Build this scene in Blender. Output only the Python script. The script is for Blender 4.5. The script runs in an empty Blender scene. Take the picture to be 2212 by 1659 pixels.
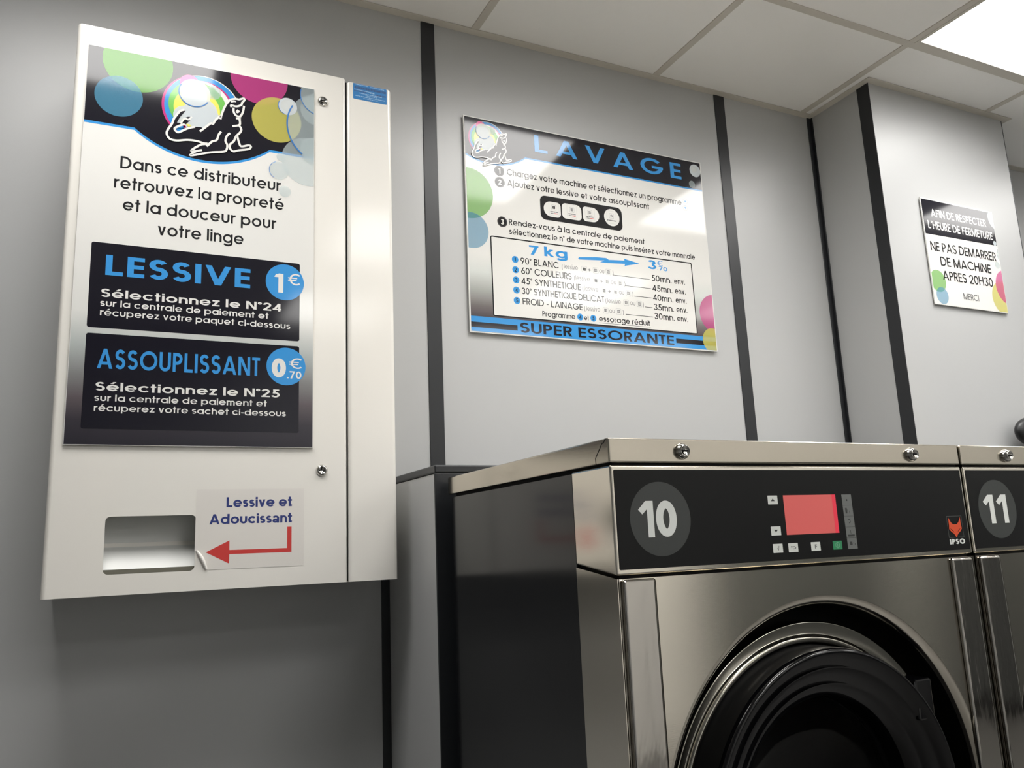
import bpy, bmesh, math, random
from mathutils import Matrix, Vector

sc = bpy.context.scene
COL = sc.collection
random.seed(4)

# ------------------------------------------------------------------ camera
cam_d = bpy.data.cameras.new('camera')
cam = bpy.data.objects.new('camera', cam_d)
COL.objects.link(cam)
YAW, PITCH, ROLL = -0.4573, 0.1943, -0.0428
FPX = 1777.59
fw = Vector((math.sin(-YAW) * math.cos(PITCH), math.cos(YAW) * math.cos(PITCH), math.sin(PITCH)))
rt = Vector((math.cos(YAW), math.sin(YAW), 0))
rt = Vector((math.cos(YAW), -math.sin(-YAW), 0))
up = rt.cross(fw)
cr, sr = math.cos(ROLL), math.sin(ROLL)
r2 = cr * rt + sr * up
u2 = -sr * rt + cr * up
mat = Matrix.Identity(4)
for i in range(3):
    mat[i][0], mat[i][1], mat[i][2] = r2[i], u2[i], -fw[i]
mat.translation = Vector((-0.0644, -1.8612, 1.1115))
cam.matrix_world = mat
cam_d.sensor_fit = 'HORIZONTAL'
cam_d.sensor_width = 36.0
cam_d.lens = FPX * 36.0 / 2212.0
cam_d.clip_start = 0.02
sc.camera = cam

# ------------------------------------------------------------------ world, exposure
w = bpy.data.worlds.new('night')
sc.world = w
w.use_nodes = True
w.node_tree.nodes['Background'].inputs[0].default_value = (0.01, 0.012, 0.016, 1)
w.node_tree.nodes['Background'].inputs[1].default_value = 0.3
sc.view_settings.view_transform = 'Standard'
sc.view_settings.look = 'None'
sc.view_settings.gamma = 1.0
sc.view_settings.exposure = 0.0
LAMP = 19.5           # radiance of the ceiling light panels

# ------------------------------------------------------------------ materials
def lin(c):
    return tuple(((v / 255) / 12.92 if v / 255 <= 0.04045 else ((v / 255 + 0.055) / 1.055) ** 2.4) for v in c)

M = {}
def mt(name, rgb, rough=0.5, metal=0.0, spec=0.5, coat=0.0, emit=0.0, alpha=1.0, bump=None, trans=0.0):
    m = bpy.data.materials.new(name)
    m.use_nodes = True
    nt = m.node_tree
    b = nt.nodes['Principled BSDF']
    c = lin(rgb)
    b.inputs['Base Color'].default_value = (*c, 1)
    b.inputs['Roughness'].default_value = rough
    b.inputs['Metallic'].default_value = metal
    b.inputs['Specular IOR Level'].default_value = spec
    b.inputs['Coat Weight'].default_value = coat
    b.inputs['Coat Roughness'].default_value = 0.08
    b.inputs['Alpha'].default_value = alpha
    b.inputs['Transmission Weight'].default_value = trans
    if emit:
        b.inputs['Emission Color'].default_value = (*c, 1)
        b.inputs['Emission Strength'].default_value = emit
    if bump:
        scale, strength, stretch = bump
        tc = nt.nodes.new('ShaderNodeTexCoord')
        mp = nt.nodes.new('ShaderNodeMapping')
        mp.inputs['Scale'].default_value = stretch
        nz = nt.nodes.new('ShaderNodeTexNoise')
        nz.inputs['Scale'].default_value = scale
        nz.inputs['Detail'].default_value = 3
        bp = nt.nodes.new('ShaderNodeBump')
        bp.inputs['Strength'].default_value = strength
        bp.inputs['Distance'].default_value = 0.002
        nt.links.new(tc.outputs['Object'], mp.inputs['Vector'])
        nt.links.new(mp.outputs['Vector'], nz.inputs['Vector'])
        nt.links.new(nz.outputs['Fac'], bp.inputs['Height'])
        nt.links.new(bp.outputs['Normal'], b.inputs['Normal'])
    M[name] = m
    return m

mt('wall_laminate', (186, 187, 187), 0.38, 0.0, 0.8, bump=(900, 0.03, (1, 1, 1)))
mt('wall_white', (232, 231, 227), 0.5)
mt('strip_black', (36, 38, 41), 0.38, 0.0, 0.5)
mt('ceiling_tile', (247, 246, 243), 0.9, 0.0, 0.2, bump=(600, 0.05, (1, 1, 1)))
mt('ceiling_bar', (205, 200, 190), 0.55, 0.0, 0.4)
mt('floor_tile', (84, 83, 81), 0.4)
mt('white_coat', (236, 233, 226), 0.13, 0.0, 0.5, bump=(120, 0.015, (1, 1, 1)))
mt('white_inside', (208, 209, 206), 0.4)
mt('chute_gap_shade', (112, 110, 98), 0.5)
mt('gap_black', (14, 14, 14), 0.8, 0, 0.2)
mt('board_edge', (225, 224, 220), 0.35)
mt('diffuser', (255, 253, 250), 0.5, emit=LAMP)
mt('steel', (226, 220, 208), 0.12, 1.0, bump=(25, 0.02, (1, 1, 150)))
mt('steel_lid', (198, 191, 178), 0.16, 1.0, bump=(25, 0.02, (1, 1, 150)))
mt('steel_ring', (190, 186, 176), 0.13, 1.0)
mt('chrome', (205, 203, 198), 0.06, 1.0)
mt('mirror_strip', (190, 186, 180), 0.09, 1.0, bump=(9, 0.35, (4, 1, 1)))
mt('side_black', (27, 28, 30), 0.14, 0.0, 0.5)
mt('panel_black', (11, 12, 13), 0.36, 0.0, 0.25)
mt('disc_grey', (58, 61, 60), 0.4)
mt('digit_white', (232, 235, 231), 0.45)
mt('button_white', (224, 227, 222), 0.45)
mt('button_green', (44, 140, 92), 0.45)
mt('icon_grey', (112, 115, 113), 0.45)
mt('icon_dark', (48, 50, 49), 0.5)
mt('icon_pale', (140, 190, 165), 0.45)
mt('fox_orange', (222, 82, 42), 0.45)
mt('screen_red', (202, 92, 88), 0.3, emit=0.3)
mt('screen_edge', (214, 52, 72), 0.3, emit=0.35)
mt('rubber_black', (8, 8, 9), 0.5, 0, 0.3)
mt('gloss_black', (8, 8, 10), 0.08, 0, 0.42)
mt('glass_dark', (30, 30, 32), 0.05, 0, 0.5, alpha=0.45)
mt('drum_steel', (70, 68, 64), 0.4, 1.0)
mt('block_dark', (90, 92, 91), 0.4, 0, 0.4)
mt('frame_grey', (72, 74, 76), 0.4)
mt('cover_black', (20, 21, 23), 0.4)
# prismatic panel: sends most of its light downwards
_nt = M['diffuser'].node_tree
_g = _nt.nodes.new('ShaderNodeNewGeometry')
_d = _nt.nodes.new('ShaderNodeVectorMath'); _d.operation = 'DOT_PRODUCT'
_p = _nt.nodes.new('ShaderNodeMath'); _p.operation = 'POWER'; _p.inputs[1].default_value = 1.0
_k = _nt.nodes.new('ShaderNodeMath'); _k.operation = 'MULTIPLY'; _k.inputs[1].default_value = LAMP
_a = _nt.nodes.new('ShaderNodeMath'); _a.operation = 'ABSOLUTE'
_nt.links.new(_g.outputs['Incoming'], _d.inputs[0]); _nt.links.new(_g.outputs['Normal'], _d.inputs[1])
_nt.links.new(_d.outputs['Value'], _a.inputs[0]); _nt.links.new(_a.outputs[0], _p.inputs[0])
_nt.links.new(_p.outputs[0], _k.inputs[0])
_nt.links.new(_k.outputs[0], _nt.nodes['Principled BSDF'].inputs['Emission Strength'])
mt('ink_white', (232, 231, 227), 0.085, spec=0.66)
mt('ink_navy', (25, 24, 34), 0.085, spec=0.66)
mt('ink_blue', (62, 150, 218), 0.085, spec=0.66)
mt('ink_text', (38, 38, 40), 0.085, spec=0.66)
mt('ink_grey', (120, 120, 122), 0.085, spec=0.66)
mt('ink_pale', (200, 201, 200), 0.085, spec=0.66)
mt('ink_green', (128, 196, 92), 0.085, spec=0.66, alpha=0.58)
mt('ink_cyan', (96, 168, 204), 0.085, spec=0.66, alpha=0.48)
mt('ink_magenta', (224, 82, 158), 0.085, spec=0.66, alpha=0.55)
mt('ink_yellow', (222, 214, 110), 0.085, spec=0.66, alpha=0.62)
mt('ink_azure', (58, 146, 214), 0.085, spec=0.66)
mt('ink_leaf', (118, 192, 92), 0.085, spec=0.66)
mt('ink_lemon', (236, 226, 104), 0.085, spec=0.66)
mt('ink_rose', (196, 60, 128), 0.085, spec=0.66)
mt('ink_pink', (236, 96, 158), 0.085, spec=0.66)
mt('ink_bubble', (208, 222, 224), 0.085, spec=0.66, alpha=0.4)
mt('ink_foam', (214, 222, 226), 0.085, spec=0.66, alpha=0.82)
mt('ink_shine', (240, 244, 242), 0.085, spec=0.66, alpha=0.6)
mt('ink_rim', (64, 128, 200), 0.085, spec=0.66, alpha=0.8)
mt('ink_red', (206, 62, 58), 0.3)
mt('ink_marine', (44, 58, 122), 0.3)
mt('paper_white', (226, 222, 216), 0.3)
mt('paper_curl', (238, 236, 230), 0.4)
mt('label_blue', (58, 128, 190), 0.3)
mt('label_pale', (160, 196, 224), 0.3)
mt('label_dark', (70, 96, 140), 0.3)

def ramp_mat(name, stops, rough=0.085):
    """printed vertical colour blend; object z in metres"""
    m = bpy.data.materials.new(name)
    m.use_nodes = True
    nt = m.node_tree
    b = nt.nodes['Principled BSDF']
    b.inputs['Roughness'].default_value = rough
    b.inputs['Specular IOR Level'].default_value = 0.66
    tc = nt.nodes.new('ShaderNodeTexCoord')
    sp = nt.nodes.new('ShaderNodeSeparateXYZ')
    mr = nt.nodes.new('ShaderNodeMapRange')
    rp = nt.nodes.new('ShaderNodeValToRGB')
    z0, z1 = stops[0][0], stops[-1][0]
    mr.inputs['From Min'].default_value = z0
    mr.inputs['From Max'].default_value = z1
    els = rp.color_ramp.elements
    while len(els) < len(stops):
        els.new(0.5)
    for e, (z, c) in zip(els, stops):
        e.position = (z - z0) / (z1 - z0)
    for e, (z, c) in zip(els, stops):
        e.color = (*lin(c), 1)
    nt.links.new(tc.outputs['Object'], sp.inputs[0])
    nt.links.new(sp.outputs['Z'], mr.inputs['Value'])
    nt.links.new(mr.outputs['Result'], rp.inputs['Fac'])
    nt.links.new(rp.outputs['Color'], b.inputs['Base Color'])
    M[name] = m

# ------------------------------------------------------------------ mesh helpers
class MB:
    def __init__(self):
        self.v, self.f, self.m, self.s, self.mats = [], [], [], [], []
    def mi(self, m):
        if m not in self.mats:
            self.mats.append(m)
        return self.mats.index(m)
    def add(self, vs, fs, m, smooth=False):
        o = len(self.v)
        self.v += [tuple(p) for p in vs]
        k = self.mi(m)
        for f in fs:
            self.f.append([i + o for i in f])
            self.m.append(k)
            self.s.append(smooth)
        return self
    def bm(self, bm, m, smooth=False):
        bm.verts.index_update()
        self.add([v.co[:] for v in bm.verts], [[v.index for v in f.verts] for f in bm.faces], m, smooth)
        bm.free()
        return self
    def box(self, x0, x1, y0, y1, z0, z1, m, bev=0.0, seg=3, edges=None):
        bm = bmesh.new()
        bmesh.ops.create_cube(bm, size=1)
        for v in bm.verts:
            v.co = Vector(((x0 + x1) / 2 + v.co.x * (x1 - x0), (y0 + y1) / 2 + v.co.y * (y1 - y0), (z0 + z1) / 2 + v.co.z * (z1 - z0)))
        if bev:
            es = [e for e in bm.edges if edges is None or edges(e)]
            bmesh.ops.bevel(bm, geom=es, offset=bev, segments=seg, affect='EDGES', profile=0.5)
        return self.bm(bm, m)
    def prism_x(self, prof, x0, x1, m, bev=0.0, seg=3):
        """prof: (y, z) loop extruded along x"""
        bm = bmesh.new()
        a = [bm.verts.new((x0, y, z)) for y, z in prof]
        b = [bm.verts.new((x1, y, z)) for y, z in prof]
        n = len(prof)
        bm.faces.new(a); bm.faces.new(b[::-1])
        for i in range(n):
            bm.faces.new((a[i], b[i], b[(i + 1) % n], a[(i + 1) % n]))
        bmesh.ops.recalc_face_normals(bm, faces=bm.faces)
        if bev:
            bmesh.ops.bevel(bm, geom=list(bm.edges), offset=bev, segments=seg, affect='EDGES', profile=0.5)
        return self.bm(bm, m)
    def lathe(self, prof, cx, cz, m, seg=96, smooth=True, sx=1.0):
        """prof: (r, y) turned about the y axis through (cx, cz)"""
        vs, fs = [], []
        n = len(prof)
        for i in range(seg):
            a = 2 * math.pi * i / seg
            for r, y in prof:
                vs.append((cx + r * math.cos(a), y, cz + r * math.sin(a)))
        for i in range(seg):
            j = (i + 1) % seg
            for k in range(n - 1):
                fs.append((i * n + k, i * n + k + 1, j * n + k + 1, j * n + k))
        return self.add(vs, fs, m, smooth)
    def flat(self, pts, y, m):
        """one face in the plane y, facing -y; pts are (x, z)"""
        if sum(a[0] * b[1] - b[0] * a[1] for a, b in zip(pts, pts[1:] + pts[:1])) < 0:
            pts = pts[::-1]
        return self.add([(x, y, z) for x, z in pts], [list(range(len(pts)))], m)
    def build(self, name, parent=None, at=(0, 0, 0), autosmooth=False):
        me = bpy.data.meshes.new(name)
        ox, oy, oz = at
        me.from_pydata([(x - ox, y - oy, z - oz) for x, y, z in self.v], [], self.f)
        for m in self.mats:
            me.materials.append(M[m])
        me.polygons.foreach_set('material_index', self.m)
        me.polygons.foreach_set('use_smooth', self.s)
        me.update()
        o = bpy.data.objects.new(name, me)
        COL.objects.link(o)
        if parent is not None:
            o.parent = parent
        else:
            o.location = at
        return o

def struct(mb, name):
    o = mb.build(name)
    o['kind'] = 'structure'
    return o

def thing(name, label, cat, loc, group=None):
    o = bpy.data.objects.new(name, None)
    o.empty_display_size = 0.05
    COL.objects.link(o)
    o.location = loc
    o['label'] = label
    o['category'] = cat
    if group:
        o['group'] = group
    return o

def circle(cx, cz, r, n=64, a0=0.0, a1=360.0):
    full = abs(a1 - a0) >= 360
    return [(cx + r * math.cos(math.radians(a0 + (a1 - a0) * i / (n if full else n - 1))),
             cz + r * math.sin(math.radians(a0 + (a1 - a0) * i / (n if full else n - 1)))) for i in range(n)]

def rrect(x0, x1, z0, z1, r, n=8, rs=None):
    rs = rs or (r, r, r, r)          # tr, tl, bl, br
    out = []
    for (cx, cz, a, q) in ((x1 - rs[0], z1 - rs[0], 0, rs[0]), (x0 + rs[1], z1 - rs[1], 90, rs[1]),
                           (x0 + rs[2], z0 + rs[2], 180, rs[2]), (x1 - rs[3], z0 + rs[3], 270, rs[3])):
        out += [(cx + q * math.cos(math.radians(a + 90 * i / n)), cz + q * math.sin(math.radians(a + 90 * i / n))) for i in range(n + 1)]
    return out

def clip(pts, x0, x1, z0, z1):
    for axis, lim, keep in ((0, x0, 1), (0, x1, -1), (1, z0, 1), (1, z1, -1)):
        out = []
        for i in range(len(pts)):
            a, b = pts[i], pts[(i + 1) % len(pts)]
            ia, ib = (a[axis] - lim) * keep >= 0, (b[axis] - lim) * keep >= 0
            if ia:
                out.append(a)
            if ia != ib:
                t = (lim - a[axis]) / (b[axis] - a[axis])
                out.append((a[0] + t * (b[0] - a[0]), a[1] + t * (b[1] - a[1])))
        pts = out
        if not pts:
            return []
    return pts

def ribbon(pl, w, closed=False):
    """quads of a band of width w along a polyline"""
    pl = [p for i, p in enumerate(pl) if i == 0 or math.hypot(p[0] - pl[i - 1][0], p[1] - pl[i - 1][1]) > 1e-6]
    n = len(pl)
    L, R = [], []
    for i in range(n):
        a = pl[i - 1] if (i > 0 or closed) else pl[i]
        b = pl[(i + 1) % n] if (i < n - 1 or closed) else pl[i]
        p = pl[i]
        def nrm(u, v):
            dx, dy = v[0] - u[0], v[1] - u[1]
            l = math.hypot(dx, dy) or 1e-9
            return (-dy / l, dx / l)
        n1 = nrm(a, p) if a != p else nrm(p, b)
        n2 = nrm(p, b) if b != p else n1
        mx, my = n1[0] + n2[0], n1[1] + n2[1]
        l = math.hypot(mx, my)
        if l < 0.3:
            mx, my, s = n1[0], n1[1], 1.0
        else:
            mx, my = mx / l, my / l
            s = min(1 / max(mx * n1[0] + my * n1[1], 0.4), 1.6)
        L.append((p[0] + mx * s * w / 2, p[1] + my * s * w / 2))
        R.append((p[0] - mx * s * w / 2, p[1] - my * s * w / 2))
    q = []
    for i in range(n if closed else n - 1):
        j = (i + 1) % n
        q.append([L[i], R[i], R[j], L[j]])
    return q

def plate_hole(mb, outer, inner, y0, y1, m, inner_m=None):
    """plate between y0 (front) and y1 with a hole; loops are (x, z)"""
    for y in (y0, y1):
        bm = bmesh.new()
        es = []
        for lp in (outer, inner):
            vs = [bm.verts.new((x, y, z)) for x, z in lp]
            es += [bm.edges.new((vs[i], vs[(i + 1) % len(vs)])) for i in range(len(vs))]
        bmesh.ops.triangle_fill(bm, edges=es, use_beauty=True)
        mb.bm(bm, m)
    for lp, mm in ((outer, m), (inner, inner_m or m)):
        n = len(lp)
        mb.add([(x, y0, z) for x, z in lp] + [(x, y1, z) for x, z in lp],
               [(i, (i + 1) % n, n + (i + 1) % n, n + i) for i in range(n)], mm)

# ------------------------------------------------------------------ lettering: a monoline geometric alphabet
XH = 0.74
def arc(cx, cy, rx, ry, a0, a1, n=22):
    return [(cx + rx * math.cos(math.radians(a0 + (a1 - a0) * i / n)), cy + ry * math.sin(math.radians(a0 + (a1 - a0) * i / n))) for i in range(n + 1)]

def glyph(ch, w, arial=False):
    h = w / 2
    P = []                                   # strokes, each a list of polygons
    def rb(pl, closed=False, ww=None):
        P.append(ribbon(pl, ww or w, closed))
    def st(x, y0, y1):                       # vertical stem
        P.append([[(x - h, y0), (x + h, y0), (x + h, y1), (x - h, y1)]])
    def bar(x0, x1, y, t=None):
        t = (t or w) / 2
        P.append([[(x0, y - t), (x1, y - t), (x1, y + t), (x0, y + t)]])
    def sl(x0, y0, x1, y1, ww=None):         # slanted stroke, level ends
        wx = (ww or w) * math.hypot(x1 - x0, y1 - y0) / max(abs(y1 - y0), 1e-6) / 2
        P.append([[(x0 - wx, y0), (x0 + wx, y0), (x1 + wx, y1), (x1 - wx, y1)]])
    def ell(cx, cy, rx, ry):
        rb(arc(cx, cy, rx, ry, 0, 360, 40)[:-1], True)
    def S(W, H):
        rr = (H - w) / 4
        rt_, rb_ = rr * 0.96, rr * 1.04
        top = arc(W / 2, H - h - rt_, W / 2 - h * 1.15, rt_, 28, 270, 22)
        bot = arc(W / 2, h + rb_, W / 2 - h, rb_, 90, -152, 22)
        rb(top + bot[1:])
    def bowl_o(W, H, y0=0):
        ell(W / 2, y0 + H / 2, W / 2 - h, H / 2 - h)
    base = {'é': 'e', 'è': 'e', 'à': 'a'}.get(ch)
    if base:
        adv, Q = glyph(base, w, arial)
        P += Q
        if ch == 'é':
            sl(adv * 0.42, XH + 0.09, adv * 0.66, XH + 0.30, w * 0.9)
        else:
            sl(adv * 0.55, XH + 0.09, adv * 0.33, XH + 0.30, w * 0.9)
        return adv, P
    c = ch
    if c == ' ':
        return 0.22, P
    if c == 'o':
        bowl_o(XH, XH); return XH, P
    if c == 'a' and not arial:
        bowl_o(XH, XH); st(XH - h, 0, XH); return XH, P
    if c == 'a':
        W = 0.60
        rb(arc(W / 2 - 0.02, XH - h - 0.15, W / 2 - h, 0.15, 165, 0, 14) + [(W - h - 0.02, 0.0)])
        rb(arc(0.25, 0.215, 0.25 - h, 0.215 - h, 90, 270, 16) + [(0.36, h * 1.2), (W - h - 0.02, 0.2)])
        bar(0.24, W - w, 0.43 - h); return W, P
    if c == 'b':
        bowl_o(XH, XH); st(h, 0, 1); return XH, P
    if c == 'd':
        bowl_o(XH, XH); st(XH - h, 0, 1); return XH, P
    if c == 'p':
        bowl_o(XH, XH); st(h, -0.27, XH); return XH, P
    if c == 'q':
        bowl_o(XH, XH); st(XH - h, -0.27, XH); return XH, P
    if c == 'g':
        bowl_o(XH, XH); st(XH - h, 0, XH)
        rb([(XH - h, 0.02)] + arc(XH / 2, 0.0, XH / 2 - h, 0.27 - h, 0, -158, 20)); return XH, P
    if c == 'c':
        rb(arc(XH / 2, XH / 2, XH / 2 - h, XH / 2 - h, 42, 318, 30)); return XH * 0.9, P
    if c == 'e':
        r = XH / 2 - h
        rb(arc(XH / 2, XH / 2, r, r, 0, 322, 32)); bar(h, XH - h * 0.4, XH / 2 - h * 0.2, w * 0.86); return XH, P
    if c in 'nhru':
        W = 0.60 if c != 'r' else 0.34
        if c == 'u':
            r = W / 2 - h
            rb([(h, XH), (h, h + r)] + arc(W / 2, h + r, r, r, 180, 360, 18) + [(W - h, XH)])
            return W, P
        st(h, 0, 1 if c == 'h' else XH)
        if c == 'r':
            rb(arc(h + 0.26, XH - h - 0.2, 0.26, 0.2, 175, 85, 10)); return W, P
        r = W / 2 - h
        rb(arc(W / 2, XH - h - r, r, r, 180, 0, 18) + [(W - h, 0)]); return W, P
    if c == 'm':
        W = 0.52
        r = W / 2 - h
        st(h, 0, XH)
        for k in (0, 1):
            ox = k * (W - w)
            rb(arc(ox + W / 2, XH - h - r, r, r, 180, 0, 16) + [(ox + W - h, 0)])
        return 2 * W - w, P
    if c == 't':
        st(0.17, 0, 0.98); bar(0, 0.36, XH - h)
        if arial:
            rb([(0.17, 0.1), (0.2, h * 1.1), (0.36, h)])
        return 0.36, P
    if c == 'l':
        st(h, 0, 1); return w, P
    if c == 'i':
        st(h, 0, XH); bar(0, w, 0.98 - h, w * 1.1); return w, P
    if c == 'j':
        st(h + .02, -0.12, XH); rb([(h + .02, -0.1), (h - .02, -0.2), (-0.08, -0.22)]); bar(.02, w + .02, 0.98 - h, w * 1.1); return w + .02, P
    if c == 's':
        S(0.48, XH); return 0.48, P
    if c == 'v':
        W = 0.60; k = h * 1.15
        sl(k, XH, W / 2, 0); sl(W - k, XH, W / 2, 0); return W, P
    if c == 'x':
        W = 0.58
        sl(h, 0, W - h, XH); sl(h, XH, W - h, 0); return W, P
    if c == 'z':
        W = 0.52
        bar(0.02, W, XH - h); bar(0, W, h); sl(h * 1.5, h, W - h * 1.5, XH - h); return W, P
    if c == 'k':
        st(h, 0, 1); sl(0.12, 0.3, 0.46, XH); sl(0.22, 0.4, 0.52, 0); return 0.6, P
    if c == 'f':
        st(0.17, 0, 0.85); bar(0, 0.34, XH - h); rb(arc(0.37, 0.85, 0.2, 0.15 - h, 180, 90, 8)); return 0.36, P
    # capitals
    if c == 'A':
        W = 0.86
        k = h * 1.1
        sl(k, 0, W / 2, 1); sl(W - k, 0, W / 2, 1); bar(W * 0.2, W * 0.8, 0.27, w * 0.9); return W, P
    if c == 'V':
        W = 0.82; k = h * 1.1
        sl(k, 1, W / 2, 0); sl(W - k, 1, W / 2, 0); return W, P
    if c in 'OQ':
        bowl_o(1.0, 1.0)
        if c == 'Q':
            sl(0.68, 0.3, 0.95, -0.02)
        return 1.0, P
    if c == 'C':
        rb(arc(0.5, 0.5, 0.5 - h, 0.5 - h, 40, 320, 34)); return 0.9, P
    if c == 'G':
        rb(arc(0.5, 0.5, 0.5 - h, 0.5 - h, 40, 352, 36)); bar(0.5, 1.0, 0.5 - h * .6); return 1.0, P
    if c == 'D':
        W = 0.78; st(h, 0, 1)
        rb([(h, 1 - h), (0.28, 1 - h)] + arc(0.28, 0.5, W - 0.28 - h, 0.5 - h, 90, -90, 24) + [(h, h)]); return W, P
    if c in 'BPR':
        W = 0.56; st(h, 0, 1)
        y = 0.46 if c != 'B' else 0.53
        rr = (1 - h - y) / 2
        rb([(h, 1 - h), (W - rr - h, 1 - h)] + arc(W - rr - h, y + rr, rr, rr, 90, -90, 14) + [(h, y)])
        if c == 'R':
            sl(0.30, y, W - h * 1.0, 0)
        if c == 'B':
            r2_ = (y - h) / 2
            rb([(h, y), (W - r2_ - h, y)] + arc(W - r2_ - h + .04, h + r2_, r2_, r2_, 90, -90, 14) + [(h, h)])
            return W + .04, P
        return W, P
    if c in 'EFL':
        W = 0.50; st(h, 0, 1)
        if c != 'L':
            bar(w, W, 1 - h); bar(w, W - 0.02, 0.51)
        if c != 'F':
            bar(w, W, h)
        return W, P
    if c == 'H':
        W = 0.70; st(h, 0, 1); st(W - h, 0, 1); bar(w, W - w, 0.51); return W, P
    if c == 'I':
        st(h, 0, 1); return w, P
    if c == 'J':
        W = 0.46; st(W - h, 0.25, 1); rb(arc(W / 2, 0.25, W / 2 - h, 0.25 - h, 0, -170, 14)); return W, P
    if c == 'K':
        st(h, 0, 1); sl(0.12, 0.4, 0.52, 1); sl(0.26, 0.56, 0.6, 0); return 0.66, P
    if c == 'M':
        W = 0.92; st(h, 0, 1); st(W - h, 0, 1); sl(W / 2, 0, h * 1.3, 1); sl(W / 2, 0, W - h * 1.3, 1); return W, P
    if c == 'N':
        W = 0.74; st(h, 0, 1); st(W - h, 0, 1); sl(W - h * 1.35, 0, h * 1.35, 1); return W, P
    if c == 'S':
        S(0.58, 1.0); return 0.58, P
    if c == 'T':
        W = 0.50; st(W / 2, 0, 1); bar(0, W, 1 - h); return W, P
    if c == 'U':
        W = 0.66; r = W / 2 - h
        rb([(h, 1), (h, h + r)] + arc(W / 2, h + r, r, r, 180, 360, 20) + [(W - h, 1)]); return W, P
    if c == 'Y':
        W = 0.66; st(W / 2, 0, 0.5); sl(W / 2, 0.42, h * 1.2, 1); sl(W / 2, 0.42, W - h * 1.2, 1); return W, P
    if c == 'X':
        W = 0.7; sl(h, 0, W - h, 1); sl(h, 1, W - h, 0); return W, P
    # figures
    if c == '0':
        W = 0.62; bowl_o(W, 1.0); return W, P
    if c == '1':
        W = 0.20 + w; st(W - h, 0, 1); sl(h * 0.9, 0.80, W - w * 0.9, 1.0 - h * .3, w); return W, P
    if c == '2':
        W = 0.60
        rb(arc(W / 2, 0.70, W / 2 - h, 0.30 - h, 175, -38, 20) + [(h * 1.6, h * 1.5)]); bar(0, W, h); return W, P
    if c == '3':
        W = 0.60
        rb(arc(W / 2, 0.745, W / 2 - h * 1.3, 0.255 - h, 160, -90, 20)); rb(arc(W / 2, 0.28, W / 2 - h, 0.28 - h * .4 - h * .6, 90, -165, 20)); return W, P
    if c == '4':
        W = 0.64
        st(W - 0.16, 0, 1); bar(0, W, 0.25); sl(h * 1.5, 0.25, W - 0.16, 1); return W, P
    if c == '5':
        W = 0.60
        bar(0.13, W - .04, 1 - h); sl(0.10 + h, 0.48, 0.17 + h, 1 - h)
        rb([(0.10 + h, 0.50)] + arc(W / 2 - .02, 0.33, W / 2 - h + .02, 0.33 - h, 105, -155, 22)); return W, P
    if c in '69':
        W = 0.62; r = 0.31
        Q = []
        Q.append(ribbon(arc(W / 2, r, W / 2 - h, r - h, 0, 360, 36)[:-1], w, True))
        x0, y0, x1, y1 = h * 1.1, r + 0.04, 0.40, 1.0
        wx = w * math.hypot(x1 - x0, y1 - y0) / abs(y1 - y0) / 2
        Q.append([[(x0 - wx * .8, y0), (x0 + wx, y0), (x1 + wx, y1), (x1 - wx, y1)]])
        if c == '9':
            Q = [[[(W - x, 1 - y) for x, y in q] for q in t] for t in Q]
        P += Q
        return W, P
    if c == '7':
        W = 0.58; bar(0, W, 1 - h); sl(0.18, 0, W - h * 1.2, 1 - h); return W, P
    if c == '€':
        W = 0.80
        rb(arc(0.52, 0.5, 0.5 - h - .08, 0.5 - h, 48, 312, 30)); bar(0, 0.6, 0.60, w * .8); bar(0, 0.56, 0.40, w * .8); return W, P
    if c == '°':
        rb(arc(0.13, 0.84, 0.13 - h * .5, 0.13 - h * .5, 0, 360, 20)[:-1], True, w * .7); return 0.26, P
    if c == '.':
        bar(0, w, h); return w, P
    if c == ',':
        sl(h * .6, -0.12, h * 1.2, w); return w, P
    if c == '-':
        bar(0, 0.30, 0.36); return 0.30, P
    if c == "'":
        st(h, 0.72, 1.0); return w, P
    if c == '+':
        bar(0, 0.44, 0.36); st(0.22, 0.14, 0.58); return 0.44, P
    if c == '(':
        rb(arc(0.34, 0.38, 0.34 - h, 0.62, 130, 230, 12)); return 0.22, P
    if c == ')':
        rb(arc(-0.12, 0.38, 0.34 - h, 0.62, 50, -50, 12)); return 0.22, P
    return 0.3, P

def text(mb, s, x0, x1, z, cap, y, m, wt=0.13, arial=False, gap=0.10):
    lay, x = [], 0.0
    for i, c in enumerate(s):
        adv, P = glyph(c, wt, arial)
        lay.append((x, P))
        x += adv + (gap if i < len(s) - 1 else 0)
    k = (x1 - x0) / x
    for ox, P in lay:
        for j, t in enumerate(P):
            for q in t:
                mb.flat([(x0 + (ox + a) * k, z + b * cap) for a, b in q], y - (j % 4) * 2.4e-5, m)

STEP = 1e-4       # thickness of one printed layer

# ================================================================== the room
XB, DB, ZB = 0.5143, 0.319, 1.277      # low boxing behind the machines
XC, DC_, XCR = 2.0295, 0.2423, 2.6819  # pillar
HC = 2.5
X0, X1, Y0 = -2.3, 6.4, -3.9

b = MB(); b.box(X0 - .1, X1 + .1, 0.0, 0.12, 0, 2.62, 'wall_laminate'); struct(b, 'wall_back')
b = MB(); b.box(X0 - .1, X0, Y0, 0, 0, 2.62, 'wall_laminate'); struct(b, 'wall_left')
b = MB(); b.box(X1, X1 + .1, Y0, 0, 0, 2.62, 'wall_laminate'); struct(b, 'wall_right')
b = MB(); b.box(X0 - .1, X1 + .1, Y0 - .12, Y0 - .06, 0, 2.62, 'wall_white')
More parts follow.
